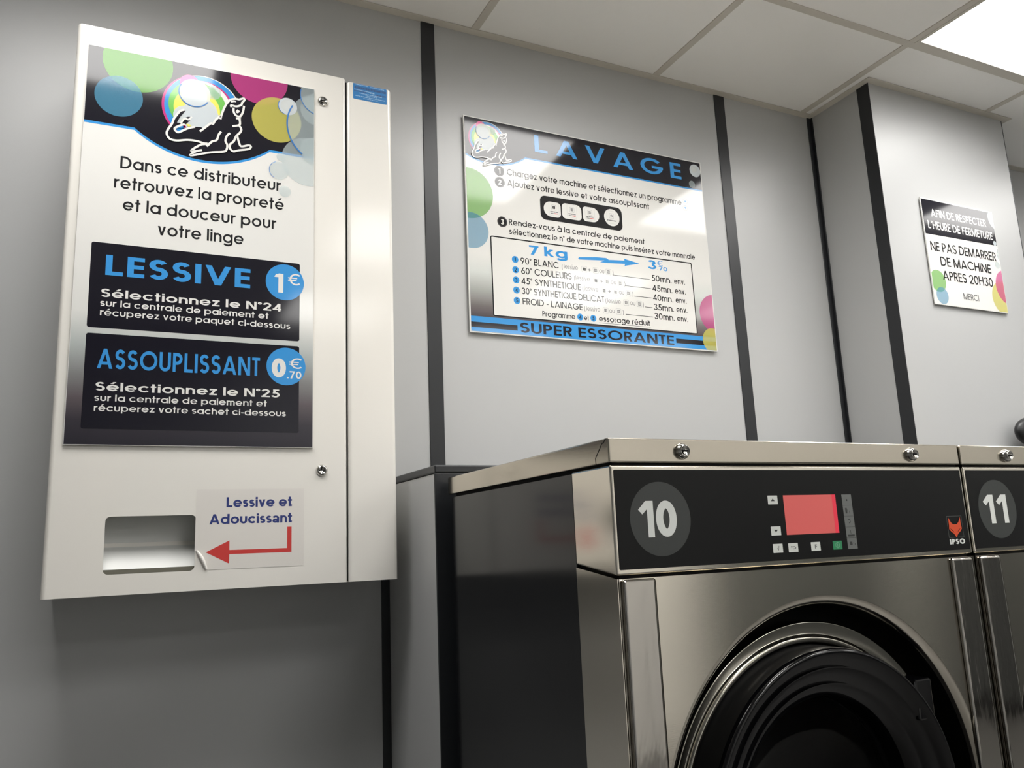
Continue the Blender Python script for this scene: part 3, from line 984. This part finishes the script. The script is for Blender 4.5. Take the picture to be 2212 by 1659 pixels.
lines(b, [('90° BLANC', .8872, 1.0033, 1.8446, .0183), ('60° COULEURS', .8876, 1.0416, 1.8172, .0182), ('45° SYNTHETIQUE', .8870, 1.0687, 1.7893, .0178),
          ('30° SYNTHETIQUE DELICAT', .8867, 1.1421, 1.7614, .0178), ('FROID - LAINAGE', .8880, 1.0704, 1.7330, .0176)], k, 'ink_text', wt=.135)
for i, t in enumerate(('50mn.', '45mn.', '40mn.', '35mn.', '30mn.')):
    z = (1.8416, 1.8117, 1.7838, 1.7554, 1.7283)[i]
    text(b, t, 1.3074, 1.3778, z, .0186, k, 'ink_text', wt=.14)
    text(b, 'env.', 1.3871, 1.4256, z + .0006, .0168, k, 'ink_text', wt=.15)
for x0, x1, z in ((1.1752, 1.3007, 1.8454), (1.2148, 1.3026, 1.8180), (1.2430, 1.3022, 1.7899), (1.2768, 1.3027, 1.7615), (1.2101, 1.3028, 1.7337)):
    b.flat([(x0, z - .0007), (x1, z - .0007), (x1, z + .0007), (x0, z + .0007)], k, 'ink_text')
b.flat([(1.1203, 1.7016), (1.2915, 1.7022), (1.2915, 1.7030), (1.1203, 1.7024)], k, 'ink_text')
b.build('lettering', sign, LL)
# detergent drawer hints in brackets
b = MB()
def dicon(cx, cz, s, kind, y):
    b.flat(rrect(cx - s, cx + s, cz - s, cz + s, s * .3, 4), y, 'ink_pale')
    b.flat(rrect(cx - s * .85, cx + s * .85, cz - s * .85, cz + s * .85, s * .25, 4), y - STEP, 'ink_white')
    q = s * .5
    if kind == 4:
        b.flat(circle(cx, cz, q, 20), y - 2 * STEP, 'ink_grey')
        b.flat(circle(cx, cz, q * .55, 20), y - 3 * STEP, 'ink_white')
        return
    b.flat([(cx - q, cz - q), (cx + q, cz - q), (cx + q, cz + q), (cx - q, cz + q)], y - 2 * STEP, 'ink_text' if kind == 1 else 'ink_grey')
    for i in range(kind):
        x = cx + (i - (kind - 1) / 2) * q * (.85 if kind == 2 else .55)
        b.flat([(x - q * .13, cz - q * .65), (x + q * .13, cz - q * .65), (x + q * .13, cz + q * .65), (x - q * .13, cz + q * .65)], y - 3 * STEP, 'ink_white')
kk = YL - 2 * STEP
for (x, z), kd in zip([(1.0837, 1.8517), (1.1201, 1.8521), (1.162, 1.8524), (1.1188, 1.8228), (1.1556, 1.8227), (1.1985, 1.8231), (1.1434, 1.7959), (1.1809, 1.7956), (1.2236, 1.7961), (1.2141, 1.768), (1.2586, 1.7681), (1.1444, 1.7391), (1.1868, 1.7396)],
                      (1, 2, 3, 1, 2, 3, 1, 2, 3, 2, 3, 2, 3)):
    dicon(x, z, .0088, kd, kk)
lines(b, [('lessive', 1.0197, 1.0633, 1.8465, .0137), ('lessive', 1.0541, 1.0995, 1.8180, .0137), ('lessive', 1.0805, 1.1246, 1.7903, .0137), ('lessive', 1.1522, 1.1965, 1.7620, .0137), ('lessive', 1.0827, 1.1265, 1.7333, .0137),
          ('ou', 1.1319, 1.1483, 1.8463, .0137), ('ou', 1.1677, 1.1847, 1.8180, .0137), ('ou', 1.1930, 1.2097, 1.7908, .0137), ('ou', 1.2272, 1.2450, 1.7625, .0137), ('ou', 1.1562, 1.1735, 1.7333, .0137)], kk, 'ink_grey', wt=.11)
for (x, z), c in zip([(1.0141, 1.850), (1.177, 1.851), (1.0505, 1.8216), (1.2141, 1.8226), (1.0757, 1.7940), (1.2384, 1.7950), (1.1477, 1.7662), (1.2722, 1.7668), (1.0778, 1.7377), (1.2021, 1.7382)], '()' * 5):
    text(b, c, x - .0016, x + .0016, z - .0058, .0150, kk, 'ink_grey', wt=.10)
for x, z in [(1.0998, 1.8513), (1.1363, 1.8225), (1.161, 1.7958)]:
    text(b, '+', x - .0052, x + .0052, z - .0060, .0165, kk, 'ink_grey', wt=.13)
b.build('detergent_hints', sign, LL)['label'] = 'pale grey bracketed hints with tiny drawer icons'
for i, (x, z) in enumerate(((.8358, 2.1009), (.8359, 2.0684), (.8384, 1.9563))):
    b = MB()
    b.flat(circle(x, z, .0148), kk, 'ink_text')
    for q in ribbon(circle(x, z, .0128, 48), .0006, True):
        b.flat(q, kk - STEP, 'ink_grey')
    wd = (.006, .010, .010)[i]
    text(b, '123'[i], x - wd / 2, x + wd / 2, z - .0078, .0156, kk - 2 * STEP, 'ink_white', wt=.22)
    b.build('step_badge', sign, LL)['label'] = 'dark round badge with white figure ' + '123'[i]
for i, (x, z) in enumerate(((.8714, 1.855), (.8715, 1.8265), (.8717, 1.7984), (.8714, 1.7704), (.8715, 1.7419), (1.0615, 1.7131), (1.1029, 1.7131))):
    b = MB()
    b.flat(circle(x, z, .0096, 40), kk, 'ink_blue')
    t = '1234545'[i]
    wd = .0036 if t == '1' else .0068
    text(b, t, x - wd / 2, x + wd / 2, z - .0055, .0110, kk - STEP, 'ink_text', wt=.16)
    b.build('programme_badge', sign, LL)['label'] = 'blue round badge with figure ' + t
b = MB()
for cx, cz, up_ in ((1.4537, 2.108, 1), (1.4524, 2.0865, -1)):
    for q in ribbon(circle(cx, cz, .0086, 32), .0012, True):
        b.flat(q, kk, 'ink_pale')
    b.flat([(cx - .004, cz - .003 * up_), (cx + .004, cz - .003 * up_), (cx, cz + .004 * up_)], kk, 'ink_blue')
b.build('arrow_keys', sign, LL)
# dark diagram of the four detergent drawers
b = MB()
b.flat(rrect(.9555, 1.2205, 1.9806, 2.0508, .016), kk, 'ink_text')
y = kk - STEP
b.flat(rrect(.9660, 1.0192, 1.9918, 2.0360, .012, 8, (.012, .022, .022, .012)), y, 'ink_white')
b.flat(rrect(1.0232, 1.0855, 1.9930, 2.0382, .012, 8, (.016, .012, .012, .012)), y, 'ink_white')
b.flat(rrect(1.0900, 1.1438, 1.9945, 2.0382, .012, 8, (.022, .010, .010, .022)), y, 'ink_white')
b.flat(circle(1.1859, 2.0175, .0258), y, 'ink_white')
for i, (x, z) in enumerate([(.9977, 2.0201), (1.0548, 2.0218), (1.113, 2.0221), (1.1847, 2.0223)]):
    for q in ribbon(rrect(x - .0155, x + .0155, z - .0235, z + .0145, .004, 5), .0006, True):
        b.flat(q, y - STEP, 'ink_pale')
    dicon(x, z, .0078, i + 1, y - STEP)
    yl = y - STEP
    random.seed(20 + i)
    if i < 3:
        smudge(x - .0115, x + .0115, z - .0128, .0030, 'ink_grey')
        smudge(x - .0110, x - .0010, z - .0175, .0022, 'ink_grey')
        smudge(x, x + .0115, z - .0175, .0026, 'ink_red')
    else:
        smudge(x - .0150, x + .0150, z - .0140, .0030, 'ink_grey')
b.build('drawer_diagram', sign, LL)['label'] = 'dark rounded diagram of four white detergent drawers'
# framed price table
b = MB()
fr = [(.8028, 1.6955), (1.4556, 1.6955), (1.4556, 1.9119), (.8028, 1.9119)]
b.flat([(.8028, 1.6955), (1.4556, 1.6955), (1.4556, 1.9119), (.8028, 1.9119)], YL - STEP, 'ink_white')
for q in ribbon(rrect(.8028, 1.4556, 1.6955, 1.9119, .004, 4), .0034, True):
    b.flat(q, YL - 2 * STEP, 'ink_text')
b.build('table_frame', sign, LL)
b = MB()
text(b, '7', .9146, .9434, 1.8746, .0262, kk, 'ink_blue', wt=.19)
text(b, 'kg', .9602, 1.0322, 1.8751, .0277, kk, 'ink_blue', wt=.19)
b.build('load_lettering', sign, LL)['label'] = 'large blue seven kilogram load figure'
b = MB()
text(b, '3', 1.2970, 1.3278, 1.8776, .0272, kk, 'ink_blue', wt=.19)
text(b, '€', 1.3320, 1.3511, 1.8905, .0162, kk, 'ink_blue', wt=.11)
text(b, '.70', 1.3307, 1.3663, 1.8766, .0124, kk, 'ink_blue', wt=.15)
b.build('price_lettering', sign, LL)['label'] = 'large blue price figures'
b = MB()
b.flat([(1.0656, 1.8814), (1.0699, 1.8851), (1.1229, 1.8915), (1.1581, 1.8931), (1.166, 1.8885), (1.2188, 1.8928), (1.2172, 1.8982), (1.269, 1.8893), (1.2175, 1.8766), (1.2201, 1.8829), (1.159, 1.8784), (1.1363, 1.8783), (1.1512, 1.8849), (1.0694, 1.8782)], kk, 'ink_blue')
b.build('arrow', sign, LL)['label'] = 'blue zigzag arrow'
b = MB()
b.flat([(cx0, cz0), (cx1, cz0), (cx1, 1.6898), (cx0, 1.6898)], YL - 2 * STEP, 'ink_blue')
b.flat([(cx0, 1.6605), (.8695, 1.6600), (.8695, 1.6745), (cx0, 1.6745)], YL - 3 * STEP, 'ink_navy')
b.flat([(1.3775, 1.6628), (cx1, 1.6628), (cx1, 1.6764), (1.3775, 1.6764)], YL - 3 * STEP, 'ink_navy')
text(b, 'SUPER ESSORANTE', .8767, 1.3693, 1.6560, .0275, YL - 4 * STEP, 'ink_navy', wt=.17)
b.build('footer_band', sign, LL)

# ================================================================== closing time notice on the pillar
kx0, kx1, kz0, kz1 = 2.1880, 2.5355, 1.7866, 2.1346
LK = (2.36, -DC_, kz0)
note = thing('closing_notice', 'small portrait notice about closing time on the pale pillar', 'sign', LK)
b = MB()
b.box(kx0 - .0015, kx1 + .0015, -DC_ - .0075, -DC_ - .0035, kz0 - .0015, kz1 + .0015, 'board_edge', .0004, 1)
for x in (kx0 + .05, kx1 - .05):
    for z in (kz0 + .05, kz1 - .05):
        b.box(x - .015, x + .015, -DC_ - .0036, -DC_, z - .015, z + .015, 'board_edge')
YK = -DC_ - .0076
kx0 += .001; kx1 -= .001; kz0 += .001; kz1 -= .001
b.flat([(kx0, kz0), (kx1, kz0), (kx1, kz1), (kx0, kz1)], YK, 'ink_white')
b.build('board', note, LK)
kc = lambda pts: clip(pts, kx0, kx1, kz0, kz1)
b = MB()
b.flat([(kx0, 2.0148), (kx1, 2.0165), (kx1, kz1 - .002), (kx0, kz1 - .002)], YK - STEP, 'ink_navy')
lines(b, [('AFIN DE RESPECTER', 2.2275, 2.4948, 2.0766, .0258), ("L'HEURE DE FERMETURE", 2.2057, 2.5188, 2.0345, .0268)], YK - 3 * STEP, 'ink_white', wt=.16)
b.build('header_band', note, LK)
b = MB()
k = YK - STEP
for (cx, cz, r, m) in ((2.2146, 1.862, .0358, 'ink_green'), (2.2254, 1.8154, .0273, 'ink_cyan'), (2.5256, 1.8354, .0573, 'ink_yellow'), (2.555, 1.8745, .06, 'ink_magenta')):
    b = MB(); b.flat(kc(circle(cx, cz, r)), k, m); k -= STEP
    b.build('colour_disc', note, LK)
b = MB()
k = YK - 2 * STEP
for (cx, cz, r, m) in ((2.548, 2.112, .038, 'ink_foam'), (2.5248, 2.0239, .0085, 'ink_foam'), (2.556, 1.985, .03, 'ink_bubble'), (2.520, 1.948, .012, 'ink_bubble')):
    b = MB(); b.flat(kc(circle(cx, cz, r)), k, m); k -= STEP
    b.build('soap_bubble', note, LK)
b = MB()
lines(b, [('NE PAS DEMARRER', 2.2027, 2.5182, 1.9612, .0298), ('DE MACHINE', 2.2393, 2.4817, 1.9149, .0296), ('APRES 20H30', 2.2399, 2.4812, 1.8689, .0296)], YK - 6 * STEP, 'ink_text', wt=.13)
b.build('lettering', note, LK)
b = MB()
text(b, 'MERCI', 2.3243, 2.3979, 1.8130, .0205, YK - 6 * STEP, 'ink_grey', wt=.12)
b.build('lettering', note, LK)

# ================================================================== washing machines
XM, YM, PITCH_M, WM = 0.5346, -0.9292, 0.710, 0.7045
FOX = [(0.10, 0.93), (0.24, 0.70), (0.36, 0.60), (0.50, 0.585), (0.64, 0.60), (0.76, 0.70), (0.90, 0.93), (0.90, 0.55), (0.93, 0.38), (0.80, 0.24), (0.66, 0.16), (0.56, 0.05), (0.54, -0.02), (0.47, -0.02), (0.45, 0.05), (0.34, 0.16), (0.20, 0.24), (0.07, 0.38), (0.10, 0.55)]
def washer(x, number, label):
    L = (x + WM / 2, YM + .29, 0.0)
    t = thing('washing_machine', label, 'washing machine', L, 'stainless washing machines in the row')
    X = lambda v: x + v
    Y = lambda v: YM + v
    def B(): return MB()
    b = B(); b.box(X(.008), X(WM - .008), Y(.03), Y(.566), .06, 1.213, 'gap_black')
    # opened at the front for the drum: the inner box is set behind the door
    b.v.clear(); b.f.clear(); b.m.clear(); b.s.clear()
    b.box(X(.008), X(WM - .008), Y(.40), Y(.566), .06, 1.213, 'gap_black')
    b.box(X(.008), X(.02), Y(.006), Y(.40), .06, 1.213, 'gap_black')
    b.box(X(WM - .02), X(WM - .008), Y(.006), Y(.40), .06, 1.213, 'gap_black')
    b.box(X(.02), X(WM - .02), Y(.006), Y(.40), 1.045, 1.213, 'gap_black')
    b.box(X(.02), X(WM - .02), Y(.006), Y(.40), .06, .09, 'gap_black')
    b.build('inner_frame', t, L)
    b = B(); b.box(X(.006), X(WM - .006), Y(.004), Y(.562), 1.2105, 1.222, 'gap_black'); b.build('lid_gap_shade', t, L)  # black filler standing in for the shade in the gap under the lid
    for sx, nm in ((.0015, 'side_panel'), (WM - .0095, 'side_panel')):
        b = B(); b.box(X(sx), X(sx + .008), Y(.1052), Y(.5745), .06, 1.2105, 'side_black', .001, 1); b.build(nm, t, L)
    # lid: folded stainless sheet with mitred corner tab and two locks
    b = B()
    b.box(X(-.0005), X(WM), Y(0), Y(.590), 1.2157, 1.2494, 'steel_lid', .0022, 3)
    for q in ribbon([(.034, 1.2160), (.0345, 1.2245), (.0305, 1.2285), (.0150, 1.2435), (.0125, 1.2425), (.0060, 1.2490)], .0011):
        b.add([(X(-.0008), Y(yy), z) for yy, z in q], [(0, 1, 2, 3)], 'gap_black')
    lid = b.build('lid', t, L)
    for lx in (.1197, .5854):
        b = B(); lock(b, X(lx), 1.2318, Y(0), .010, .0112); b.build('lock', lid, L)['label'] = 'round chrome cylinder lock'
    # control housing
    b = B()
    b.prism_x([(Y(0), 1.0674), (Y(0), 1.2124), (Y(.1045), 1.2124), (Y(.1045), 1.0819)], X(0), X(WM), 'steel', .0028, 3)
    hs = b.build('control_housing', t, L)
    b = B()
    b.flat(rrect(X(.0046), X(WM - .0044), 1.0745, 1.2060, .002, 4), Y(-.0004), 'panel_black')
    cp = b.build('control_panel', t, L)
    ONE = [(1, 1), (1, 0), (.58, 0), (.58, .77), (.25, .63), (0, .76), (.50, 1)]
    one = lambda xa, xb: b.flat([(X(xa + u * (xb - xa)), 1.1150 + v * .0488) for u, v in ONE], Y(-.0009), 'digit_white')
    b = B()
    b.flat(circle(X(.0758), 1.1395, .0500), Y(-.0006), 'disc_grey')
    if number == '10':
        one(.0395, .0640)
        text(b, '0', X(.0676), X(.1020), 1.1150, .0488, Y(-.0009), 'digit_white', wt=.215)
    else:
        one(.0385, .0665)
        one(.0735, .1015)
    b.build('number_disc', cp, L)['label'] = 'dark grey disc with white number ' + number
    b = B(); b.flat([(X(.2983), 1.1105), (X(.4042), 1.1105), (X(.4041), 1.1684), (X(.2983), 1.1684)], Y(-.0007), 'screen_red')
    b.flat([(X(.3965), 1.1105), (X(.4042), 1.1105), (X(.4041), 1.1684), (X(.3965), 1.1684)], Y(-.0008), 'screen_edge')
    b.build('screen', cp, L)['label'] = 'lit plain red display'
    for i, (bx, bz) in enumerate([(.2777, 1.1619), (.2781, 1.1170), (.2785, 1.0921), (.3081, 1.0920), (.3528, 1.0920), (.3974, 1.0922)]):
        b = B()
        h = .0094, .0064
        b.flat(rrect(X(bx - h[0]), X(bx + h[0]), bz - h[1], bz + h[1], .0006, 3), Y(-.0007), 'button_green' if i == 5 else 'button_white')
        y = Y(-.0009)
        if i < 2:
            s = 1 if i == 0 else -1
            b.flat([(X(bx - .0036), bz - .0018 * s), (X(bx + .0036), bz - .0018 * s), (X(bx), bz + .0022 * s)], y, 'icon_dark')
        elif i == 2:
            for q in ribbon([(X(bx - .001), bz + .0003), (X(bx + .001), bz - .0028), (X(bx + .0022), bz + .0034)], .0010):
                b.flat(q, y, 'icon_grey')
        elif i == 3:
            for q in ribbon([(X(bx - .0036), bz + .0012), (X(bx + .0030), bz + .0012), (X(bx + .0048), bz + .0002), (X(bx + .0042), bz - .0016), (X(bx), bz - .0018)], .0008):
                b.flat(q, y, 'icon_dark')
            b.flat([(X(bx - .0052), bz + .0012), (X(bx - .0026), bz + .0026), (X(bx - .0026), bz - .0002)], y, 'icon_dark')
        elif i == 4:
            text(b, 'F', X(bx - .0020), X(bx + .0020), bz - .0030, .0060, y, 'icon_grey', wt=.2)
        else:
            for q in ribbon(circle(X(bx), bz, .0040, 28), .0006, True):
                b.flat(q, y, 'icon_pale')
            for q in ribbon([(X(bx), bz - .0022), (X(bx), bz + .0022)], .0007):
                b.flat(q, y, 'icon_pale')
        b.build('button', cp, L)['label'] = ('white key with up triangle', 'white key with down triangle', 'white key with tick', 'white key with return arrow', 'white key with letter F', 'green start key')[i]
    b = B()
    sk = lambda u, v: (X(.4174 + .0013 * (1 - v) + .0204 * u), 1.0856 + .0825 * v)
    b.flat([sk(0, 0), sk(1, 0), sk(1, 1), sk(0, 1)], Y(-.0007), 'icon_grey')
    y = Y(-.0009)
    for v in (.2, .4, .6, .8):
        for q in ribbon([sk(0, v), sk(1, v)], .0005):
            b.flat(q, y, 'icon_dark')
    def ik(u0, u1, v0, v1):
        b.flat([sk(u0, v0), sk(u1, v0), sk(u1, v1), sk(u0, v1)], y, 'icon_dark')
    ik(.42, .54, .88, .915); ik(.2, .38, .65, .75); ik(.42, .46, .65, .72); ik(.6, .64, .65, .70)
    for q in ribbon([sk(.35, .53), sk(.55, .54), sk(.58, .49), sk(.42, .47)], .0012):
        b.flat(q, y, 'icon_dark')
    ik(.15, .85, .225, .26); ik(.45, .5, .27, .34); ik(.25, .5, .07, .13); ik(.62, .66, .07, .12); ik(.75, .8, .07, .10)
    b.build('indicator_strip', cp, L)['label'] = 'grey strip of five small symbols'
    b = B()
    bx0, bx1, bz0, bz1 = X(.6505), X(.6874), 1.0950, 1.1296
    for q in ribbon([(bx0, bz0), (bx1, bz0), (bx1, bz1), (bx0, bz1)], .0005, True):
        b.flat(q, y, 'icon_grey')
    b.flat([(bx0 + u * (bx1 - bx0), bz0 + (.02 + v) * (bz1 - bz0)) for u, v in FOX], y, 'fox_orange')
    for s in (-1, 1):
        cxm = (bx0 + bx1) / 2
        pts = [(cxm + s * (bx1 - bx0) * u, bz0 + v * (bz1 - bz0)) for u, v in ((.40, .44), (.22, .36), (.10, .22), (.16, .30), (.30, .38))]
        b.flat(pts, y - 1e-4, 'panel_black')
    text(b, 'IPSO', X(.6506), X(.6887), 1.0838, .0088, y, 'digit_white', wt=.26, gap=.12)
    b.build('maker_badge', cp, L)['label'] = 'orange animal head badge over white capitals'
    # lower front with the round opening
    DXc, DZc = X(.352), .710
    b = B()
    plate_hole(b, [(X(0.001), .10), (X(WM - .001), .10), (X(WM - .001), 1.0632), (X(0.001), 1.0632)], circle(DXc, DZc, .3110, 128), Y(0), Y(.003), 'steel')
    for x0_, x1_ in ((0, .0025), (WM - .0025, WM)):
        b.prism_x([(Y(0), .10), (Y(0), 1.0632), (Y(.1045), 1.0778), (Y(.1045), .10)], X(x0_), X(x1_), 'steel')
    b.add([(X(0.001), Y(0), 1.0632), (X(WM - .001), Y(0), 1.0632), (X(WM - .001), Y(.1), 1.0772), (X(0.001), Y(.1), 1.0772)], [(0, 1, 2, 3)], 'steel')
    # rolled edge of the opening
    b.lathe([(.3110, Y(0)), (.3075, Y(.0005)), (.3040, Y(.0022)), (.3005, Y(.0060)), (.2985, Y(.0100)), (.2975, Y(.0140))], DXc, DZc, 'steel', 128)
    b.build('front_panel', t, L)
    for x0_ in (.0055, .6440):
        b = B(); b.box(X(x0_), X(x0_ + .0518), Y(-.0055), Y(0), .10, 1.0622, 'mirror_strip', .0042, 4)
        b.build('edge_strip', t, L)['label'] = 'mirror polished vertical strip'
    b = B()
    b.lathe([(.2975, Y(.0140)), (.2990, Y(.0145)), (.2990, Y(.1000)), (.2600, Y(.1000))], DXc, DZc, 'rubber_black', 128)
    b.lathe([(.2710, Y(.1000)), (.2715, Y(.0420)), (.2705, Y(.0395)), (.2690, Y(.0390)), (.2530, Y(.0480)), (.2515, Y(.0465)), (.2490, Y(.0425)), (.2455, Y(.0410)), (.2420, Y(.0425)), (.2395, Y(.0470)), (.2385, Y(.0600)), (.2380, Y(.1000))], DXc, DZc, 'steel_ring', 128)
    b.build('door_surround', t, L)
    b = B()
    b.lathe([(.2380, Y(.0900)), (.2372, Y(.0900)), (.2362, Y(.0020))], DXc, DZc, 'rubber_black', 128)
    b.lathe([(.2362, Y(.0020)), (.2355, Y(-.0040)), (.2338, Y(-.0072)), (.2310, Y(-.0082)), (.2280, Y(-.0076)), (.2100, Y(-.0020)), (.2092, Y(.0004)), (.2075, Y(.0002)), (.1860, Y(.0080)), (.1850, Y(.0104)), (.1830, Y(.0102)), (.1680, Y(.0200)), (.1640, Y(.0280)), (.1620, Y(.0620))], DXc, DZc, 'gloss_black', 128)
    dr = b.build('porthole_door', t, L)
    b = B()
    b.lathe([(.1615, Y(.052)), (.152, Y(.072)), (.135, Y(.098)), (.105, Y(.120)), (.08, Y(.132)), (.05, Y(.138)), (.02, Y(.140)), (0.0, Y(.140))], DXc, DZc, 'glass_dark', 96)
    b.build('porthole_glass', dr, L)
    b = B()
    b.box(X(.5220), X(.5570), Y(-.0050), Y(.0430), .8250, .8850, 'gloss_black', .003, 2)
    b.build('door_handle', dr, L)
    b = B()
    b.lathe([(.1620, Y(.0650)), (.180, Y(.11)), (.215, Y(.13)), (.235, Y(.14)), (.235, Y(.385)), (.06, Y(.388)), (0, Y(.388))], DXc, DZc, 'drum_steel', 64)
    b.build('drum', t, L)
    for fx in (.06, WM - .06):
        for fy in (.08, .50):
            b = B(); b.lathe([(0.0, 0), (.02, 0), (.02, .1)], 0, 0, 'rubber_black', 20)
            bb = B()
            bb.add([(X(fx) + vx, Y(fy) + vz, vy) for vx, vy, vz in b.v], b.f, 'rubber_black')
            bb.build('foot', t, L)
    b = B(); b.box(X(.004), X(WM - .004), Y(.01), Y(.56), .055, .10, 'side_black'); b.build('base', t, L)

washer(XM, '10', 'stainless washing machine numbered 10 with red display and black porthole')
washer(XM + PITCH_M, '11', 'stainless washing machine numbered 11 cut off at the right edge')

# ================================================================== black rounded fitting on the pillar, at the picture's right edge
LF = (2.520, -DC_, 1.391)
f = thing('wall_fitting', 'rounded black fitting on the pillar above machine 11, cut by the right edge', 'fitting', LF)
b = MB()
b.lathe([(.018, -DC_), (.018, -DC_ - .03)], LF[0] + .03, LF[2], 'cover_black', 32)
b.build('wall_bracket', f, LF)
b = MB()
vs, fs = [], []
for i in range(33):
    a = math.pi * i / 32
    for j in range(48):
        q = 2 * math.pi * j / 48
        vs.append((LF[0] + .10 * math.sin(a) * math.cos(q), -DC_ - .045 - .03 * math.cos(a), LF[2] + .050 * math.sin(a) * math.sin(q)))
for i in range(32):
    for j in range(48):
        fs.append((i * 48 + j, i * 48 + (j + 1) % 48, (i + 1) * 48 + (j + 1) % 48, (i + 1) * 48 + j))
b.add(vs, fs, 'cover_black', True)
b.build('rounded_cover', f, LF)
